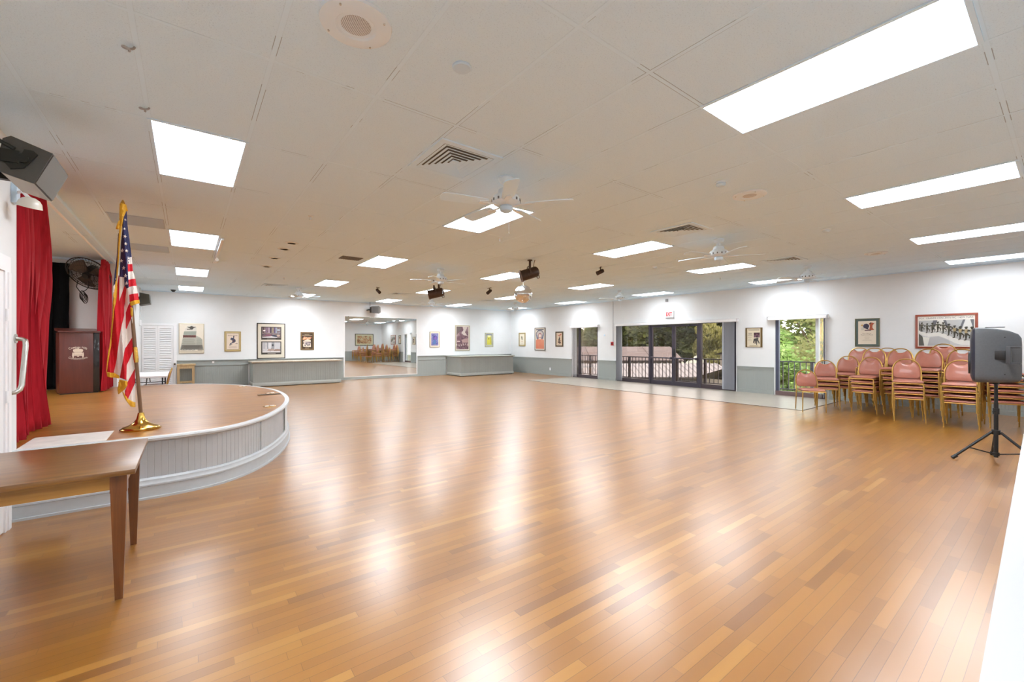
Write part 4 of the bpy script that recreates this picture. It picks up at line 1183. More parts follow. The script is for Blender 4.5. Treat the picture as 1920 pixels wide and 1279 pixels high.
# ------------------------------------------------------------------ pictures
def picture(lab, wall, a0, a1, z0, z1, fr, fw, mat, mw, art, depth=.03, group='framed pictures on the walls', liner=None, off=0, fw2=None):
    """a0..a1 along the wall in viewer's left-to-right order; fw frame width, mw mat margin (l, r, b, t)"""
    w = abs(a1-a0); h = z1-z0; mid = (a0+a1)/2
    if wall == 'back': loc, rz = (mid, YB-off, z0), 0
    elif wall == 'right': loc, rz = (XR-off, mid, z0), -PI/2
    else: loc, rz = (mid, YF+off, z0), PI
    r = thing('framed_picture', lab, 'picture', loc, rz, group)
    mb = MB(); o = w/2; v = fw2 or fw
    d = depth
    for pts in ([(-o, 0), (o, 0), (o-fw, v), (-o+fw, v)], [(o, 0), (o, h), (o-fw, h-v), (o-fw, v)], [(o, h), (-o, h), (-o+fw, h-v), (o-fw, h-v)], [(-o, h), (-o, 0), (-o+fw, v), (-o+fw, h-v)]):
        A = [(x, -.0008, z) for x, z in pts]
        m = [((pts[i][0]+pts[3-i][0])/2, (pts[i][1]+pts[3-i][1])/2) for i in range(2)]
        B = [(pts[0][0]*.996, -d*.75, pts[0][1]+(h/2-pts[0][1])*.006), (pts[1][0]*.996, -d*.75, pts[1][1]+(h/2-pts[1][1])*.006), (pts[2][0], -d*.9, pts[2][1]), (pts[3][0], -d*.9, pts[3][1])]
        mb.loft([A, B], smooth=False)
    mb.build('frame', fr, r)
    W, Hh = w-2*fw, h-2*v
    b = MB().box(-W/2-.002, W/2+.002, -d*.45, -.001, v-.002, h-v+.002)
    b.build('mat_board', mat, r)
    l, rr, bb, tt = mw
    x0, x1, y0, y1 = -W/2+l, W/2-rr, v+bb, h-v-tt
    mats = []
    mb = MB()
    lay = [0]
    def mi(m):
        if m not in mats: mats.append(m)
        return mats.index(m)
    def rect(u0, v0, u1, v1, m): poly([(u0, v0), (u1, v0), (u1, v1), (u0, v1)], m)
    def poly(pts, m):
        lay[0] += 1
        yy = -d*.45-.0006-lay[0]*.00012
        mb.poly([(x0+(x1-x0)*u, yy, y0+(y1-y0)*q) for u, q in pts], mi(m))
    def oval(cu, cv, ru, rv, m, n=16, a0=0, a1=2*PI):
        poly([(cu+ru*math.cos(a0+(a1-a0)*k/n), cv+rv*math.sin(a0+(a1-a0)*k/n)) for k in range(n+(0 if a1-a0 > 6.2 else 1))], m)
    def text(s, u, q, size, m, width=None):
        lay[0] += 1
        mb.text(s, size, Matrix.Translation((x0+(x1-x0)*u, -d*.45-.0006-lay[0]*.00012, y0+(y1-y0)*q)) @ Matrix.Rotation(PI/2, 4, 'X'), mi(m), width=width*(x1-x0) if width else None)
    def lines(u0, u1, q0, q1, n, m, th=.4, jit=.25):
        for k in range(n):
            q = q1-(q1-q0)*(k+.5)/n; t = (q1-q0)/n*th/2
            j = random.uniform(0, jit)*(u1-u0)/2
            rect(u0+j, q-t, u1-j, q+t, m)
    art(rect, poly, oval, text, lines)
    mb.build('print', mats, r)
    return r

def ink(h, rough=.5): 
    k = 'ink_'+h.strip('#')
    if k not in M: M[k] = plain(k, h, rough)
    return k

def build_pictures():
    cream = ink('#e3d9c8')
    # back wall
    def p1(rect, poly, oval, text, lines):
        rect(0, 0, 1, 1, ink('#e6ddcb'))
        body = [(.02, .1), (.1, .36), (.16, .62), (.24, .84), (.36, .93), (.52, .955), (.66, .93), (.71, .84), (.68, .6), (.86, .53), (.95, .46), (.96, .3), (1, .1)]
        poly(body, ink('#b3b2a4'))
        poly([(.2, .74), (.24, .84), (.36, .93), (.52, .955), (.66, .93), (.71, .84), (.7, .76)], ink('#d8d3c6'))
        poly([(.3, .9), (.42, .9), (.5, .93), (.58, .9), (.7, .9), (.6, .86), (.54, .83), (.5, .8), (.46, .83), (.38, .86)], ink('#5d5a52'))
        oval(.5, .855, .07, .055, ink('#4a473f')); rect(.3, .8, .5, .83, ink('#6b675c'))
        poly([(.16, .62), (.19, .74), (.7, .74), (.685, .62)], ink('#9aa094'))
        rect(.145, .53, .68, .61, ink('#7b4a44')); text('JEREMIAH', .41, .57, .085, ink('#2e1513'), .5)
        lines(.1, .66, .28, .5, 9, ink('#8f8e82'), .35); lines(.7, .94, .28, .5, 8, ink('#93968a'), .35)
        poly([(.06, .13), (.1, .27), (.95, .27), (.97, .13)], ink('#77736a')); lines(.12, .9, .14, .26, 5, ink('#565249'), .4)
        text('CALIFORNIA', .35, .1, .06, ink('#4c483e'), .6); rect(.75, .085, .97, .11, ink('#6b665a'))
        lines(.02, .98, .02, .06, 1, ink('#c9bea9'), .8, .05)
    picture('tall cream poster of a lettered boot shape beside the louvred closet door', 'back', -.23, .43, 1.11, 2.08, 'sil_fr', .018, 'paper', (0, 0, 0, 0), p1)
    def p2(rect, poly, oval, text, lines):
        rect(0, 0, 1, 1, ink('#e2d2c0'))
        for u0, v0, u1, v1 in ((0, 0, 1, .012), (0, .988, 1, 1), (0, 0, .015, 1), (.985, 0, 1, 1)): rect(u0, v0, u1, v1, ink('#6d5f5b'))
        text('BLACK CROOK', .5, .86, .06, ink('#6b4a48'), .78)
        poly([(.28, .63), (.4, .74), (.5, .7), (.55, .78), (.62, .78), (.6, .68), (.72, .6), (.74, .5), (.62, .42), (.5, .4), (.36, .34), (.24, .28), (.26, .36), (.44, .44), (.48, .54), (.4, .58)], ink('#474e62'))
        oval(.58, .8, .05, .04, ink('#3d3a48')); poly([(.5, .6), (.62, .62), (.6, .46), (.52, .46)], ink('#5b3f4a'))
        poly([(.22, .28), (.46, .34), (.44, .3), (.24, .24)], ink('#353a48'))
        rect(.72, .34, .9, .37, ink('#8a7a72')); lines(.12, .88, .08, .22, 4, ink('#a8988c'), .3)
    picture('small cream poster of a dark leaping figure, between boot poster and photo pair', 'back', .98, 1.45, 1.16, 1.84, 'gold_fr', .03, plain('ochre_mat', '#c9b788', .6), (.03, .03, .035, .035), p2)
    def p3(rect, poly, oval, text, lines):
        dk = ink('#3a332c')
        rect(.03, .53, .97, 1, dk); rect(.03, 0, .97, .47, dk)
        rect(.075, .6, .93, .98, blotch('night_street_photo', [(.3, '#2c2628'), (.42, '#5b4a58'), (.52, '#8a7468'), (.62, '#6d6f80'), (.72, '#d0c8c4')], 9, (1, 1, 2.2), 5, 1.2))
        for u, m in ((.1, '#4a3432'), (.25, '#7a5f78'), (.36, '#a58fa0'), (.44, '#3e3440'), (.54, '#8f8468'), (.62, '#59496a'), (.7, '#8a94a4')): rect(u, .78, u+.06, .975, ink(m))
        rect(.12, .84, .22, .875, ink('#efe6e0')); rect(.74, .85, .92, .92, ink('#7c8290')); text('YORK', .83, .885, .06, ink('#e8e4dc'), .15)
        poly([(.08, .62), (.5, .66), (.78, .62), (.78, .605), (.08, .605)], ink('#cfcccb'))
        poly([(.2, .7), (.36, .74), (.5, .71), (.48, .66), (.2, .66)], ink('#7a4d5c')); poly([(.52, .7), (.62, .72), (.78, .67), (.7, .63), (.54, .66)], ink('#3a3d4c'))
        oval(.83, .68, .07, .035, ink('#b59a88'))
        lines(.3, .7, .55, .575, 1, ink('#a49a8a'), .5, .02)
        rect(.085, .07, .925, .44, blotch('pale_street_photo', [(.3, '#6d6a6c'), (.45, '#b3adae'), (.6, '#c6c0c1'), (.72, '#dcd8d8')], 8, (1, 1, .5), 5, .8))
        for u, w, m in ((.12, .1, '#a9a4a8'), (.3, .05, '#85878c'), (.38, .1, '#c9c6c8'), (.52, .12, '#8b8b90'), (.7, .2, '#b7b4b8')): rect(u, .2, u+w, .435, ink(m))
        rect(.52, .3, .6, .37, ink('#3f4248')); poly([(.3, .13), (.36, .2), (.62, .2), (.7, .13)], ink('#a58c80')); poly([(.6, .12), (.68, .19), (.9, .19), (.92, .12)], ink('#8f7466'))
        rect(.085, .07, .925, .11, ink('#cfc8c4')); rect(.32, .025, .7, .045, ink('#9b9284'))
    picture('large black frame holding two city photos, standing on the long grey counter', 'back', 1.92, 2.81, .89, 2.15, 'blk_fr', .03, plain('warm_mat', '#cfc6b4', .6), (.08, .08, .12, .1), p3, off=0)
    def p4(rect, poly, oval, text, lines):
        rect(0, 0, 1, 1, ink('#3e2c18'))
        rect(.05, .86, .95, .895, ink('#c9b198')); rect(.25, .9, .7, .94, ink('#8a7a5e'))
        poly([(.08, .66), (.18, .8), (.4, .76), (.6, .72), (.88, .8), (.92, .7), (.7, .6), (.5, .6), (.3, .58), (.16, .6)], ink('#a9583c'))
        poly([(.04, .62), (.2, .74), (.34, .7), (.3, .6), (.18, .56)], ink('#d39a6c')); poly([(.4, .68), (.8, .74), (.78, .62), (.5, .6)], ink('#c98c62'))
        poly([(.14, .12), (.84, .1), (.82, .56), (.5, .62), (.3, .56), (.12, .48), (.18, .36), (.1, .26)], ink('#d6c8b6'))
        rect(.22, .25, .78, .46, blotch('engraved_crowd', [(.35, '#5d545e'), (.5, '#9a8d92'), (.65, '#cdbfb4')], 16, (1, 1, 1), 5, 1))
        for u, q in ((.3, .2), (.55, .22), (.68, .24), (.78, .4), (.42, .3)): oval(u, q, .07, .045, ink('#6b666a'))
        text('CIRCUS', .5, .7, .1, ink('#f0d9b4'), .6); rect(.3, .035, .66, .06, ink('#c3b092'))
    picture('small brown framed poster with a pale burst, right of the two city photos'.replace('right of', 'past'), 'back', 3.31, 3.77, 1.19, 1.85, plain('carved_bronze_frame', '#7a6242', .5, .2, noise=.2, nscale=60), .045, 'blk_fr', (.0, .0, .0, .0), p4)
    def p5(rect, poly, oval, text, lines):
        rect(0, 0, 1, 1, blotch('violet_print', [(.3, '#4e4a86'), (.45, '#6a6396'), (.6, '#7f86b4'), (.72, '#8d7488')], 7, (1, 1, 1), 3, 1.5))
        oval(.55, .62, .3, .2, ink('#5a4f8c')); oval(.6, .6, .16, .14, ink('#7a5aa0')); poly([(.2, .1), (.7, .15), (.6, .5), (.35, .45)], ink('#4f6fa0')); oval(.4, .72, .1, .06, ink('#3f3a78'))
        lines(.08, .92, .03, .1, 2, ink('#8b8f9c'), .4); rect(.1, .93, .9, .97, ink('#8c86a8'))
    picture('small blue violet print in a cream frame beside the mirror', 'back', 8.53, 9.02, 1.25, 1.95, 'gold_fr', .02, plain('cream_mat', '#ddd2c0', .6), (.05, .05, .06, .05), p5)
    def p6(rect, poly, oval, text, lines):
        rect(0, 0, 1, 1, blotch('sepia_theatre', [(.3, '#4a3038'), (.48, '#70525a'), (.62, '#9a7f80'), (.75, '#c9b6b0')], 3.2, (1, 1, .8), 5, 1.2))
        poly([(.5, 1), (.92, 1), (.7, .76), (.9, .6), (.62, .62), (.4, .72), (.58, .86)], ink('#c9bab2')); poly([(0, .62), (.4, .9), (.3, 1), (0, 1)], ink('#6a5c58'))
        poly([(.4, .42), (.98, .5), (.98, .3), (.5, .3)], ink('#a98a84')); rect(.05, .33, .3, .37, ink('#cbb5aa'))
        for k in range(16):
            u = .04+.06*k; q = .22+.03*math.sin(k*1.7)
            poly([(u-.025, q-.05), (u+.025, q-.05), (u+.012, q+.03), (u-.012, q+.03)], ink(['#d3c4bc', '#5a3c40', '#9a7a74'][k % 3]))
        for k in range(22):
            oval(.03+.045*k, .09+.05*((k*7) % 5)/5, .03, .03, ink(['#5b3b42', '#7f5f62', '#3f2a30'][k % 3]), 8)
    picture('tall sepia theatre print in a silver frame over the corner counter', 'back', 9.81, 10.6, 1.08, 2.27, 'sil_fr', .045, 'paper', (.025, .025, .02, .02), p6)
    def p7(rect, poly, oval, text, lines):
        rect(0, 0, 1, 1, ink('#8f93a0')); rect(.06, .04, .94, .96, ink('#b3b48c'))
        poly([(.12, .06), (.86, .06), (.84, .5), (.7, .8), (.3, .8), (.14, .5)], ink('#d8cf4e')); oval(.5, .84, .28, .09, ink('#efe9b0')); oval(.45, .58, .06, .07, ink('#4a4a3a')); rect(.7, .2, .8, .7, ink('#c0ad3c')); rect(.06, .9, .94, .96, ink('#777b90'))
    picture('small yellow and grey print near the room corner', 'back', 11.46, 11.95, 1.25, 1.94, plain('pale_sage_frame', '#b5b39a', .5), .035, plain('sage_mat', '#c3c0a6', .6), (.03, .03, .04, .03), p7)
    # right wall (viewer's left is the deeper end)
    def r1(rect, poly, oval, text, lines):
        rect(0, 0, 1, 1, ink('#e2d8c4')); poly([(.3, .75), (.45, .85), (.6, .7), (.65, .5), (.5, .4), (.35, .55)], ink('#8d8a70')); poly([(.4, .65), (.52, .8), (.56, .6)], ink('#5c5a44')); oval(.5, .3, .12, .05, ink('#c2a48c')); lines(.2, .8, .08, .18, 3, ink('#b3a692'), .3)
    picture('small pale botanical-looking print near the room corner on the door wall', 'right', 16.59, 16.08, 1.29, 1.95, 'gold_fr', .035, plain('khaki_mat', '#a99f7c', .6), (.035, .035, .04, .04), r1)
    def r2(rect, poly, oval, text, lines):
        rect(0, 0, 1, 1, ink('#d9cfc0'))
        poly([(.06, .02), (.94, .02), (.94, .44), (.8, .5), (.7, .56), (.3, .56), (.2, .5), (.06, .44)], blotch('orange_fade', [(.35, '#c9684a'), (.55, '#d98a68'), (.7, '#e0b49a')], 1.2, (1, 1, 1), 2, .3))
        oval(.5, .72, .44, .22, ink('#77788c')); oval(.5, .72, .37, .18, ink('#c2b8b0'))
        for k in range(9):
            t = PI*(k+.5)/9; oval(.5+.4*math.cos(t), .72+.2*math.sin(t), .045, .03, ink('#4c4a5a'), 8)
        for s in (-1, 1):
            poly([(.5+s*.2, .48), (.5+s*.36, .52), (.5+s*.4, .66), (.5+s*.3, .74), (.5+s*.24, .6)], ink('#696a7a'))
        poly([(.34, .56), (.32, .7), (.4, .79), (.6, .79), (.68, .7), (.66, .56)], ink('#9a5560')); oval(.5, .66, .13, .085, ink('#e0d2c4')); poly([(.4, .56), (.6, .56), (.66, .48), (.34, .48)], ink('#d8c3b0'))
        rect(.08, .93, .92, .985, ink('#5c5a60'))
    picture('tall poster of a haloed face above an orange panel', 'right', 15.38, 14.63, 1.10, 2.16, plain('grey_bronze_frame', '#6f675c', .45, .3), .035, 'paper', (.02, .02, .02, .02), r2)
    def r3(rect, poly, oval, text, lines):
        rect(0, 0, 1, 1, ink('#d8c1a4')); poly([(.15, .82), (.5, .86), (.9, .96), (.85, .84), (.5, .76)], ink('#b5604e')); poly([(.4, .3), (.55, .36), (.66, .5), (.6, .62), (.5, .66), (.42, .56), (.34, .44)], ink('#3d302a'))
        oval(.52, .68, .07, .045, ink('#2f2522')); poly([(.2, .28), (.5, .34), (.8, .26), (.78, .14), (.5, .12), (.3, .2)], ink('#5c4438')); poly([(.5, .34), (.86, .42), (.8, .34)], ink('#7a3f34')); lines(.2, .8, .03, .08, 1, ink('#8c745e'), .5)
    picture('dark framed print of a crouching figure beside the narrow window', 'right', 13.95, 13.46, 1.28, 1.95, plain('dark_bronze_frame', '#57482f', .4, .3), .06, 'paper', (.01, .01, .01, .01), r3)
    def r4(rect, poly, oval, text, lines):
        rect(0, 0, 1, 1, ink('#d8ccb2')); lines(.05, .95, .86, .96, 2, ink('#8d846e'), .45, .3)
        rect(.5, .5, .94, .76, ink('#6e4c58')); poly([(.5, .66), (.62, .62), (.7, .7), (.94, .6), (.94, .76), (.5, .76)], ink('#47282f')); poly([(.66, .5), (.7, .6), (.8, .62), (.78, .48)], ink('#38222a'))
        poly([(.5, .44), (.84, .48), (.82, .38), (.94, .2), (.88, .16), (.76, .34), (.74, .12), (.68, .1), (.68, .34), (.62, .16), (.56, .18), (.6, .34), (.5, .2), (.44, .22)], ink('#45423e'))
        lines(.06, .4, .6, .76, 3, ink('#84796a'), .5, .3); lines(.06, .36, .3, .56, 5, ink('#a89c80'), .3, .5); rect(.18, .04, .8, .07, ink('#a2956e'))
    picture('cream poster with dark side bars between the wide glass doors and clear window', 'right', 5.82, 5.36, 1.32, 1.89, plain('brown_gilt_frame', '#66512a', .4, .2), .045, 'paper', (0, 0, 0, 0), r4, fw2=.014)
    def r5(rect, poly, oval, text, lines):
        rect(0, 0, 1, 1, ink('#d9cdb9')); oval(.45, .78, .17, .11, ink('#3a3b5c')); poly([(.3, .76), (.45, .9), (.6, .8), (.55, .7), (.6, .62), (.45, .66)], ink('#2d2a3c'))
        poly([(.62, .62), (.66, .78), (.6, .9), (.7, .94), (.9, .9), (.8, .8), (.8, .7), (.9, .62), (.76, .6)], ink('#a5512f')); poly([(.62, .9), (.72, .95), (.7, .86)], ink('#3d3a2a')); oval(.22, .82, .06, .035, ink('#c99c52')); rect(.36, .58, .72, .62, ink('#4f3436')); lines(.16, .34, .6, .72, 3, ink('#9aa39a'), .4)
        text('The Cabaret', .48, .46, .034, ink('#5a3a34'), .5); text('Theatre and Revel', .48, .4, .034, ink('#5a3a34'), .68); lines(.2, .8, .14, .34, 6, ink('#b5a894'), .25, .6)
    picture('framed poster with green border and small orange and blue figure group', 'right', 3.24, 2.77, 1.36, 2.04, plain('olive_gilt_frame', '#7b7758', .4, .3), .015, plain('dark_green_mat', '#56635c', .6), (.05, .05, .045, .05), r5)
    def r6(rect, poly, oval, text, lines):
        rect(0, 0, 1, 1, ink('#e6e1d6'))
        text('FCA · GRANDE CONCERTS INC · NEW YORK', .5, .93, .05, ink('#4d4a48'), .94)
        rect(.02, .03, .98, .86, ink('#b9b9b6'))
        poly([(.02, .86), (.1, .5), (.02, .5)], ink('#6b6a66')); poly([(.28, .86), (.36, .86), (.3, .55), (.25, .55)], ink('#68676c')); poly([(.36, .86), (.46, .86), (.56, .5), (.28, .5)], ink('#dedcd4')); poly([(.46, .86), (.51, .86), (.56, .6), (.53, .58)], ink('#66656a'))
        poly([(.8, .86), (.84, .86), (.76, .5), (.72, .5)], ink('#6a6a6e')); poly([(.84, .86), (.92, .86), (.98, .5), (.78, .5)], ink('#dcdad4')); poly([(.92, .86), (.98, .86), (.98, .5)], ink('#6f7072'))
        wave = [(.02, .45), (.1, .36), (.2, .32), (.3, .34), (.38, .35), (.46, .3), (.56, .22), (.66, .12), (.78, .06), (.98, .03)]
        poly([(.02, .03)]+[(u, q) for u, q in wave], ink('#c5c4c2'))
        poly([(.02, .03), (.12, .03), (.09, .33), (.02, .43)], ink('#55554e')); poly([(.12, .03), (.18, .03), (.22, .3), (.09, .33)], ink('#dfddd2')); poly([(.18, .03), (.58, .03), (.58, .18), (.46, .28), (.38, .33), (.22, .3)], ink('#b2b1b0'))
        top = [(.02, .54), (.1, .48), (.2, .44), (.3, .46), (.38, .47), (.46, .43), (.56, .36), (.66, .28), (.78, .22), (.98, .18)]
        for i in range(len(wave)-1): poly([wave[i], wave[i+1], top[i+1], top[i]], ink('#e2e0d8'))
        for k in range(10):
            u = .075+.097*k; f = k/9
            i = min(len(top)-2, max(0, next((j for j in range(len(top)-1) if top[j+1][0] >= u), len(top)-2)))
            t = (u-top[i][0])/(top[i+1][0]-top[i][0]); q = top[i][1]+(top[i+1][1]-top[i][1])*t
            s = .29+.14*f
            sx = s*.46
            dk = ink('#3f3c30'); md = ink('#5a5644'); tn = ink('#a5936c')
            def pg(pts, m): poly([(u+x*sx, q+z*s) for x, z in pts], m)
            oval(u+.01*sx, q+.92*s, .1*sx, .09*s, dk, 8); pg([(-.17, .94), (.2, .96), (.12, 1.04), (-.08, 1.03)], dk)
            pg([(-.16, .82), (.18, .82), (.12, .52), (-.1, .52)], tn if k > 5 else md)
            pg([(-.16, .82), (-.42, .72), (-.38, .66), (-.12, .74)], dk); pg([(.18, .82), (.46, .7), (.42, .64), (.14, .72)], dk)
            pg([(-.12, .54), (.14, .54), (.1, .3), (.04, .02), (-.06, .0), (-.08, .3)], dk)
            pg([(.14, .54), (.34, .38), (.3, .3), (.06, .44)], dk); pg([(.34, .38), (.22, .16), (.32, .12), (.4, .36)], dk)
            pg([(-.2, -.02), (.02, .0), (.0, .06), (-.14, .06)], dk)
    picture('wide red framed poster of a line of hatted dancers above the chairs', 'right', 2.15, 1.19, 1.325, 2.08, 'red_fr', .042, plain('white_mat', '#e6e2d8', .6), (.0, .0, .0, .0), r6)
    def f1(rect, poly, oval, text, lines):
        rect(0, 0, 1, 1, blotch('carnival_print', [(.3, '#4a4a3c'), (.45, '#a5714a'), (.55, '#c9b48a'), (.7, '#8fae9c')], 5, (1, 1, 1), 4, 1.5))
    picture('wide dark framed print on the wall behind the camera, seen in the mirror', 'front', 12.35, 10.83, 1.22, 2.19, 'blk_fr', .05, plain('pale_olive_mat', '#c9c6a4', .6), (.12, .12, .12, .12), f1)

# ------------------------------------------------------------------ back wall and right wall things
def build_wall_things():
    def counter(lab, x0, x1, y0, top, lamc):
        r = thing('bar_counter', lab, 'counter', ((x0+x1)/2, (y0+YB)/2, 0), 0, 'grey panelled counters on the back wall')
        mb = MB().box(x0+.03, x1-.03, y0+.04, YB-.045, .03, top-.04, mi=0)
        for k in range(int((x1-x0-.06)/.06)): mb.box(x0+.03+.06*k+.003, x0+.03+.06*k+.057, y0+.034, y0+.041, .14, top-.05)
        mb.build('counter_body', 'grey', r, world=True)
        MB().box(x0-.02, x1+.02, y0-.02, YB-.045, top-.04, top, .006).build('counter_top', lamc, r, world=True)
        MB().box(x0+.015, x1-.015, y0+.02, YB-.05, .02, .125, .004).box(x0+.022, x1-.022, y0+.028, YB-.05, .125, .14).build('base_moulding', plain('counter_base_grey', '#aab0ac', .5), r, world=True)
        MB().box(x0+.06, x1-.06, y0+.08, YB-.05, 0, .02).build('toe_plinth', 'black', r, world=True)
    counter('long grey counter with a wooden-edged top beneath the city photos', 1.67, 4.47, 16.12, .835, 'laminate')
    counter('grey counter with a plain grey top in the room corner', 9.33, 12.22, 15.9, .865, plain('grey_counter_top', '#a0a39a', .45))
    r = thing('wall_mirror', 'big wall mirror reflecting the chairs, between the two counters', 'mirror', (6.39, YB, .1))
    MB().box(4.89, 6.84, YB-.012, YB-.001, .115, 2.49).build('mirror_panel', 'mirror', r, world=True)
    MB().box(6.843, 7.9, YB-.012, YB-.001, .115, 2.49).build('mirror_panel', 'mirror', r, world=True)
    MB().box(4.86, 4.89, YB-.02, YB-.001, .1, 2.5).box(7.9, 7.925, YB-.02, YB-.001, .1, 2.5).box(4.86, 7.925, YB-.02, YB-.001, 2.49, 2.51).box(4.86, 7.925, YB-.022, YB-.001, .1, .115).build('mirror_channel', 'white', r, world=True)
    # dark box speaker over the mirror
    r = thing('wall_speaker', 'dark brown box speaker mounted above the mirror', 'speaker', (5.9, YB, 2.76))
    mb = MB().loft([[(x, YB-.42, z) for x, z in ((5.8, 2.64), (6.1, 2.62), (6.17, 2.68), (6.16, 2.88), (6.1, 2.93), (5.8, 2.9))], [(x, YB-.14, z) for x, z in ((5.82, 2.66), (6.1, 2.65), (6.14, 2.69), (6.14, 2.87), (6.1, 2.9), (5.82, 2.88))]], smooth=False)
    mb.build('speaker_cabinet', plain('dark_brown_cabinet', '#3c352c', .6), r, world=True)
    MB().box(5.83, 6.08, YB-.426, YB-.42, 2.65, 2.89).build('speaker_grille', plain('dark_grille', '#2b2620', .8), r, world=True)
    MB().box(5.72, 5.8, YB-.3, YB-.24, 2.74, 2.8).box(5.74, 5.77, YB-.3, YB-.001, 2.75, 2.79).cyl((5.79, YB-.27, 2.74), (5.79, YB-.27, H-.0005), .008, 8).build('speaker_bracket', 'blackm', r, world=True)
    # far speaker behind the flag on the stage-side wall
    r = thing('wall_speaker', 'small dark speaker on the stage-side wall behind the flag', 'speaker', (XL, 15.4, 2.62))
    MB().prism([(XL+.1, 2.46), (XL+.32, 2.52), (XL+.3, 2.76), (XL+.1, 2.8)], (15.1, 15.6), axis='y').build('speaker_cabinet', plain('olive_black', '#45443a', .5), r, world=True)
    MB().box(XL+.0005, XL+.1, 15.25, 15.45, 2.56, 2.7).build('speaker_bracket', 'blackm', r, world=True)
    r = thing('exit_sign', 'white EXIT sign with red letters over the glass doors', 'sign', (XR, 8.285, 2.3))
    MB().box(XR-.05, XR-.0005, 8.13, 8.44, 2.305, 2.53, .006).build('sign_housing', plain('sign_white', '#cfcfce', .5), r, world=True)
    MB().text('EXIT', .17, Matrix.Translation((XR-.0505, 8.3, 2.42)) @ Matrix.Rotation(-PI/2, 4, 'Z') @ Matrix.Rotation(PI/2, 4, 'X'), depth=.001, width=.22, bold=.006).build('lettering', plain('sign_red', '#c4161e', .4), r, world=True)
    MB().box(XR-.052, XR-.0005, 8.13, 8.44, 2.295, 2.305).build('sign_lower_edge', plain('sign_grey', '#77706e', .5), r, world=True)
    r = thing('fire_alarm', 'red fire alarm pull station on the wall by the glass doors', 'alarm', (XR, 10.755, 1.35))
    MB().box(XR-.05, XR-.0005, 10.7, 10.81, 1.35, 1.49, .006).build('alarm_body', 'red', r, world=True)
    MB().box(XR-.056, XR-.05, 10.715, 10.795, 1.40, 1.44, .002).build('pull_handle', plain('dark_red', '#5a1216', .4), r, world=True)
    MB().cyl((XR-.012, 10.72, 1.49), (XR-.012, 10.72, H-.0005), .011, 8).build('conduit', 'lgrey', r, world=True)
    def outlet(lab, y, z):
        r = thing('wall_outlet', lab, 'outlet', (XR, y, z), 0)
        MB().box(XR-.02, XR-.0125, y-.038, y+.038, z-.06, z+.06, .002).build('outlet_plate', 'white', r, world=True)
        for dz in (-.022, .022): MB().box(XR-.0215, XR-.02, y-.014, y+.014, z+dz-.014, z+dz+.014).build('receptacle', 'offw', r, world=True)
    outlet('white power outlet low on the grey wainscot near the room corner', 14.3, .27)
    r = thing('thermostat', 'small white thermostat on the wall before the fire alarm', 'thermostat', (XR, 11.15, 1.75))
    MB().box(XR-.018, XR-.0005, 11.12, 11.18, 1.72, 1.78, .004).build('thermostat_body', 'offw', r, world=True)
    r = thing('wall_socket', 'single white round socket on the grey rail near the pine side table', 'outlet', (.67, YB, .81))
    MB().box(.64, .7, YB-.022, YB-.0145, .78, .84, .003).build('outlet_plate', 'white', r, world=True)
    # switch box on the stage-side wall
    r = thing('switch_box', 'small white switch box with pipe on the stage-side wall', 'switch', (XL, 16.6, 2.0))
    MB().box(XL+.0005, XL+.05, 16.5, 16.62, 1.95, 2.12, .005).build('switch_cover', 'white', r, world=True)
    MB().cyl((XL+.02, 16.56, 2.12), (XL+.02, 16.56, H-.0005), .014, 8).build('conduit', 'lgrey2', r, world=True)
    # folding table and a lone gold chair behind the stage
    r = thing('folding_table', 'white plastic folding table behind the stage by the louvred door', 'table', (-.75, 12.9, 0))
    MB().box(-1.07, -.36, 11.9, 13.72, .70, .74, .008).build('table_top', 'white', r, world=True)
    for y0, sgn in ((12.1, 1), (13.5, -1)):
        mb = MB()
        for x in (-1.0, -.44): mb.tube([(x, y0, .70), (x, y0, .02)], .014, 8)
        mb.tube([(-1.02, y0, .03), (-.42, y0, .03)], .014, 8); mb.tube([(-1.0, y0, .5), (-.44, y0, .5)], .01, 8)
        mb.tube([(-.72, y0, .5), (-.72, y0+sgn*.42, .695)], .01, 8)
        mb.build('folding_leg', 'blackm', r, world=True)
    p = bpy.data.objects['banquet_chair']
    o = copy_tree(p); o.location = (-.6, 13.0, 0.0005); o.rotation_euler = (0, 0, R(178))
    o['label'] = 'gold framed chair drawn up to the white folding table behind the stage'; o['group'] = 'chairs behind the stage'
    r = thing('pine_side_table', 'unfinished pine side table standing beside the louvred closet door', 'table', (-.05, 16.95, 0))
    MB().box(-.27, .2, 16.68, 17.2, .74, .785, .003).build('table_top', 'rawwood', r, world=True)
    for x in (-.23, .14):
        for y in (16.71, 17.13): MB().box(x-.03, x+.03, y-.02, y+.03, 0, .74).build('leg', 'rawwood', r, world=True)
    MB().box(-.2, .11, 16.69, 16.71, .65, .74).box(-.2, .11, 17.16, 17.18, .65, .74).build('apron', 'rawwood', r, world=True)
    MB().box(-.2, .11, 16.7, 17.17, .2, .24).build('lower_shelf', 'rawwood', r, world=True)
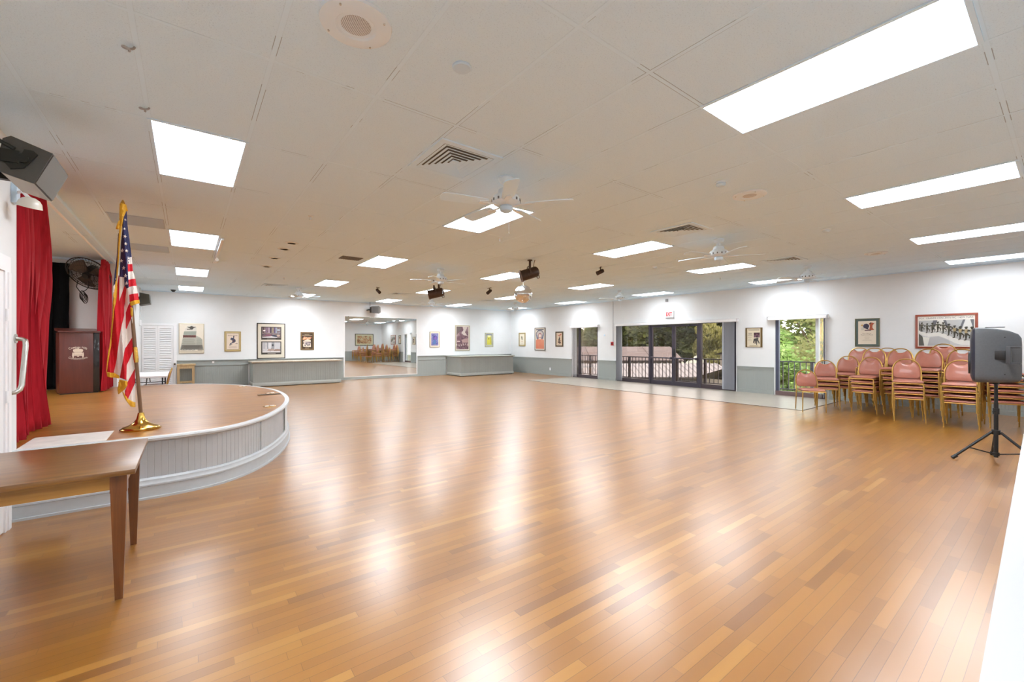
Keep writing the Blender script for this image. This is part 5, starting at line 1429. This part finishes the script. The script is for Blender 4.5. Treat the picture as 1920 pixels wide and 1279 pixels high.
# ------------------------------------------------------------------ outside
def leaf_mesh(name, blobs, n, size, mat, seed=1, droop=0):
    rnd = random.Random(seed); vs = []; fs = []
    tot = sum(b[3]**2 for b in blobs)
    for bx_, by_, bz_, br in blobs:
        for _ in range(int(n*br*br/tot)):
            v = Vector((rnd.gauss(0, 1), rnd.gauss(0, 1), rnd.gauss(0, 1))).normalized()
            q = br*(rnd.uniform(.55, 1.05)); c = Vector((bx_, by_, bz_))+Vector((v.x*q, v.y*q, v.z*q*.85))
            a = Vector((rnd.gauss(0, 1), rnd.gauss(0, 1), rnd.gauss(0, .6)-droop)).normalized()
            b = a.cross(Vector((rnd.gauss(0, 1), rnd.gauss(0, 1), rnd.gauss(0, 1)))).normalized()
            s = size*rnd.uniform(.6, 1.3)
            k = len(vs)
            vs += [c-a*s, c-b*s*.45, c+a*s, c+b*s*.45]; fs.append((k, k+1, k+2, k+3))
    me = bpy.data.meshes.new(name); me.from_pydata(vs, [], fs); me.materials.append(mat)
    return me
def foliage_mat(name, cols, trans=.25):
    t = NT(name)
    f = t.noise(t.obj(), .9, 3)
    g = t.n('NewGeometry').outputs['Random Per Island']
    c = t.mix(.5, t.ramp(f, [(.3, cols[0]), (.7, cols[1])]), t.ramp(g, [(0, cols[0]), (.6, cols[1]), (1, cols[2])]))
    d = t.n('BsdfDiffuse', {'Color': c}); tl = t.n('BsdfTranslucent', {'Color': t.mix(.5, c, lin(cols[2]))})
    mx = t.n('MixShader', {0: trans, 1: d.outputs[0], 2: tl.outputs[0]})
    t.t.links.new(mx.outputs[0], t.out.inputs[0]); return t.m

GZ = -3.2
def build_outside():
    struct(MB().box(-60, 200, -120, 200, GZ-.3, GZ).build('ground_lawn', blotch('lawn_grass', [(.3, '#43491f'), (.5, '#555a2c'), (.7, '#666a3a')], .35, (1, 1, 1), 5, .5, .9)))
    struct(MB().box(XR+.15, 14.75, -1, 24, -.3, -.1).build('balcony_floor', plain('balcony_concrete', '#b9b4ac', .7, noise=.08)))
    struct(MB().box(XR+.15, 15.3, -1, 24, 2.75, 2.95).build('balcony_ceiling', plain('balcony_soffit', '#c9b48c', .7)))
    struct(MB().box(14.5, 14.7, 5.6, 24, 2.2, 2.75).build('balcony_beam', plain('stained_beam', '#a5803c', .6, noise=.1, nscale=4)))
    r = thing('balcony_railing', 'dark metal balcony railing with upright bars beyond the glass doors', 'railing', (14.6, 9, -.1))
    MB().box(14.575, 14.625, 1.8, 19.5, .86, .895, .004).build('top_rail', 'bronze', r, world=True)
    MB().box(14.585, 14.615, 1.8, 19.5, .02, .05).build('bottom_rail', 'bronze', r, world=True)
    y = 2.0; k = 0
    while y < 19.4:
        if k % 7 == 3:
            MB().box(14.56, 14.64, y-.04, y+.04, -.1, .86).build('post', 'bronze', r, world=True)
        else:
            MB().box(14.59, 14.61, y-.01, y+.01, .05, .86).build('baluster', 'bronze', r, world=True)
        y += .155; k += 1
    # pond and its bank
    t = NT('pond_water')
    wv = t.noise(t.obj(), 1.2, 3)
    pond = t.done(Base_Color=lin('#3a3f3c'), Roughness=.12, Normal=t.bump(wv, .35, .1))
    pts = []
    for k in range(40):
        a = 2*PI*k/40; rr = 1+.12*math.sin(3*a)+.07*math.sin(5*a+1)
        pts.append((46+15*rr*math.cos(a), 27+13*rr*math.sin(a)))
    struct(MB().prism(pts, (GZ-.02, GZ+.03)).build('pond_water', pond))
    mb = MB()
    mb.box(56, 90, 38, 39.4, GZ, GZ+.02, T=None)
    struct(mb.build('footpath', plain('concrete_path', '#77736c', .8)))
    # buildings
    def shed(lab, x, y, rz, w, d, eave, ridge, roofm, wallm, n=24):
        r = thing('low_building', lab, 'building', (x, y, GZ), rz)
        MB().box(-w/2, w/2, -d/2, d/2, 0, eave-GZ-.02).build('wall', wallm, r)
        mb = MB(); o = .4
        e, g = eave-GZ, ridge-GZ
        for s in (-1, 1):
            mb.loft([[(-w/2-o, s*(d/2+o), e-.1), (w/2+o, s*(d/2+o), e-.1)], [(-w/2-o, 0, g), (w/2+o, 0, g)], [(-w/2-o, 0, g+.08), (w/2+o, 0, g+.08)], [(-w/2-o, s*(d/2+o), e-.02), (w/2+o, s*(d/2+o), e-.02)]], smooth=False, cap=False)
        for k in range(n):
            x0 = -w/2-o+(w+2*o)*(k+.5)/n
            for s in (-1, 1): mb.loft([[(x0-.05, s*(d/2+o), e-.02), (x0+.05, s*(d/2+o), e-.02), (x0, s*(d/2+o), e+.06)], [(x0-.05, 0, g+.08), (x0+.05, 0, g+.08), (x0, 0, g+.16)]], smooth=False)
        mb.build('roof', roofm, r)
        for k in range(4): MB().box(-w/2+w*(k+.3)/4, -w/2+w*(k+.7)/4, -d/2-.03, -d/2+.02, .9, 2.0).build('window', 'bronze', r)
        return r
    shed('white ribbed metal roofed shelter below the balcony', 30.5, 21.5, R(-37), 11, 5, -1.15, -.35, plain('white_metal_roof', '#7d7b7d', .5), plain('shelter_wall', '#5f5853', .8))
    shed('long house with a mauve shingle roof beyond the shelter', 38.1, 31.3, R(-37), 12, 7, -.35, .95, plain('mauve_shingle', '#5f5655', .8, noise=.15, nscale=3), plain('house_wall', '#6f6964', .8), 2)
    shed('white low house beyond the clear window', 31, 11.2, R(-22), 9, 5, -.9, -.2, plain('white_flat_roof', '#8a8884', .6), plain('white_house_wall', '#8f8a82', .8), 2)
    shed('pale house far behind the bright green bushes', 52, 17, R(-15), 18, 6, .3, .9, plain('grey_pink_roof', '#6f6560', .8), plain('cream_house_wall', '#8a847b', .8), 2)
    # trees
    dk = foliage_mat('dark_olive_leaves', ['#3a4426', '#56603a', '#78804c'])
    ol = foliage_mat('olive_leaves', ['#4c542e', '#6d7444', '#939860'])
    br = foliage_mat('bright_leaves', ['#4c6a34', '#7c9650', '#b4c286'], .4)
    gd = foliage_mat('golden_leaves', ['#6d7040', '#92935c', '#b6b384'], .4)
    def blobs(seed, R0, hgt, n):
        rnd = random.Random(seed)
        return [(rnd.uniform(-.6, .6)*R0, rnd.uniform(-.6, .6)*R0, hgt*rnd.uniform(.42, .95), R0*rnd.uniform(.38, .62)) for _ in range(n)]
    meshes = {
        'dark': leaf_mesh('foliage', blobs(1, 4.6, 9.5, 12), 9000, .36, dk, 1),
        'olive': leaf_mesh('foliage', blobs(2, 4.2, 8.5, 11), 8500, .34, ol, 2),
        'willow': leaf_mesh('foliage', blobs(3, 3.2, 8, 9), 7000, .3, gd, 3, 1.6),
        'bright': leaf_mesh('foliage', blobs(4, 1.7, 4.6, 12), 5000, .15, br, 4),
        'airy': leaf_mesh('foliage', blobs(5, 3.2, 8.6, 9), 3200, .22, ol, 5)}
    bark = plain('bark', '#5d4a38', .9, noise=.2, nscale=6)
    TH = {'dark': 9.5, 'olive': 8.5, 'willow': 8, 'bright': 4.6, 'airy': 8.6}
    def tree(lab, kind, x, y, s, rz):
        r = thing('tree', lab, 'tree', (x, y, GZ), rz, 'trees beyond the balcony'); r.scale = (s, s, s)
        h = TH[kind]
        mb = MB().tube([(0, 0, -.05), (.1, .05, h*.25), (-.05, .1, h*.5), (.1, 0, h*.8)], [.2*h/8, .16*h/8, .12*h/8, .04], 8)
        for k in range(5):
            a = 2*PI*k/5+.4
            mb.tube([(0, .05, h*(.32+.05*k)), (h*.11*math.cos(a), h*.11*math.sin(a), h*(.48+.05*k)), (h*.24*math.cos(a), h*.24*math.sin(a), h*(.58+.05*k))], [.08*h/8, .06*h/8, .025], 6)
        mb.build('trunk', bark, r)
        o = bpy.data.objects.new('foliage', meshes[kind]); C.objects.link(o); o.parent = r
    def at(px, d):   # bearing from the viewpoint, used only to lay out the grove
        l = (px-960)/800*d
        return (l*.796+d*.605, -l*.605+d*.796)
    rows = [('olive', 1074, 74, .8), ('olive', 1100, 66, .66), ('olive', 1128, 70, .8), ('dark', 1160, 60, .9), ('dark', 1192, 58, .95), ('olive', 1222, 62, .95),
            ('dark', 1252, 56, .92), ('olive', 1285, 60, .9), ('dark', 1312, 68, 1.05), ('willow', 1336, 50, .8), ('dark', 1362, 56, 1.05), ('dark', 1392, 60, 1.0),
            ('olive', 1425, 62, .9), ('olive', 1470, 64, .66), ('olive', 1512, 70, .62), ('dark', 1556, 60, .9), ('dark', 1142, 78, 1.15), ('olive', 1210, 84, 1.3), ('dark', 1275, 86, 1.25), ('olive', 1340, 84, 1.3)]
    names = ['far up the hall side', 'behind the narrow window', 'past the narrow window', 'at the door edge', 'over the shelter', 'over the shelter end', 'behind the door meeting stiles', 'behind the second door leaf', 'by the pond', 'weeping over the pond', 'beside the weeping tree', 'behind the parked blind',
             'behind the wall poster', 'seen in the clear window', 'centred far in the clear window', 'at the edge of the clear window', 'in the far row, first', 'in the far row, second', 'in the far row, third', 'in the far row, fourth']
    kinds = {'dark': 'dark green tree', 'olive': 'olive green tree', 'willow': 'golden green drooping tree'}
    for i, ((k, px, d, s), w) in enumerate(zip(rows, names)):
        x, y = at(px, d); tree('%s %s, standing beyond the balcony' % (kinds[k], w), k, x, y, s, i*1.3)
    for i, (px, d, s, w) in enumerate(((1468, 19, .92, 'closest to the balcony'), (1496, 22, .86, 'second from the balcony'), (1540, 19, .8, 'behind the lone chair'), (1452, 26, 1.1, 'deepest of the bushes'))):
        x, y = at(px, d); tree('bright green leafy bush in the clear window, %s' % w, 'bright', x, y, s, i*2.1)
    x, y = at(1522, 26); tree('thin branching tree overhanging the clear window from one side', 'airy', x, y, 1.0, 2)
    # golden trunked palm-like screen by the window edge
    r = thing('bamboo_clump', 'clump of golden bamboo canes close outside the clear window', 'bamboo', (16.3, 5.15, GZ))
    for k in range(7):
        px_, py_ = at(1536+2.2*k, 17.0+.3*(k % 3))
        MB().tube([(px_, py_, GZ), (px_+.02, py_, -.5), (px_-.03*(k % 2), py_+.02, 3.6)], .035, 7).build('cane', plain('bamboo_gold', '#c49a4a', .5, noise=.2, nscale=5) if 'bam' not in M else M['bam'], r, world=True)
    me = leaf_mesh('foliage', [(0, 0, 5.9, .8), (.2, .1, 3.0, .5), (0, 0, 4.4, .6)], 900, .1, gd, 9)
    o = bpy.data.objects.new('foliage', me); C.objects.link(o); o.parent = r

# ------------------------------------------------------------------ camera, light, world
def build_camera():
    cam = bpy.data.cameras.new('camera'); o = bpy.data.objects.new('camera', cam); C.objects.link(o)
    cam.sensor_width = 36; cam.sensor_fit = 'HORIZONTAL'
    cam.lens = 799.76/1920*36
    cam.shift_x = 0; cam.shift_y = 3.5/1920
    cam.clip_start = .02; cam.clip_end = 500
    o.location = (0, 0, 1.45); o.rotation_euler = (PI/2, 0, -R(37.243))
    bpy.context.scene.camera = o
    sc = bpy.context.scene
    sc.view_settings.view_transform = 'Standard'; sc.view_settings.look = 'None'
    sc.view_settings.gamma = 1; sc.view_settings.use_curve_mapping = False
    sc.view_settings.exposure = EXPOSURE
    w = bpy.data.worlds.new('sky'); sc.world = w; w.use_nodes = True
    nt = w.node_tree; nt.nodes.clear()
    out = nt.nodes.new('ShaderNodeOutputWorld'); bg = nt.nodes.new('ShaderNodeBackground')
    sky = nt.nodes.new('ShaderNodeTexSky'); sky.sky_type = 'NISHITA'; sky.sun_disc = False
    sky.sun_elevation = R(50); sky.sun_rotation = R(200); sky.dust_density = 3; sky.ozone_density = 1
    mix = nt.nodes.new('ShaderNodeMix'); mix.data_type = 'RGBA'; mix.inputs[0].default_value = .8
    mix.inputs[7].default_value = (9.5, 9.6, 9.8, 1)
    nt.links.new(sky.outputs[0], mix.inputs[6]); nt.links.new(mix.outputs[2], bg.inputs[0])
    bg.inputs[1].default_value = SKY
    nt.links.new(bg.outputs[0], out.inputs[0])
    l = bpy.data.lights.new('sun', 'SUN'); l.energy = SUN; l.angle = R(3); l.color = (1, .95, .86)
    so = bpy.data.objects.new('sun', l); C.objects.link(so)
    d = Vector((.35, .55, -.95)); so.rotation_euler = d.to_track_quat('-Z', 'Y').to_euler()
    cy = sc.cycles
    cy.max_bounces = 10; cy.diffuse_bounces = 6; cy.glossy_bounces = 5; cy.transparent_max_bounces = 12
    cy.caustics_reflective = True; cy.blur_glossy = 1.0; cy.caustics_refractive = False
    cy.sample_clamp_indirect = 6; cy.use_denoising = True
    try: cy.denoiser = 'OPENIMAGEDENOISE'
    except Exception: pass

EXPOSURE, SKY, SUN = 0.56, .5, 4.2
setup_materials()
build_room(); build_blinds(); build_lights(); build_fans(); build_vents(); build_spots()
build_stage(); build_stage_things(); build_flag(); build_left_wall_things()
build_chairs(); build_pa(); build_pictures(); build_wall_things(); build_outside(); build_camera()
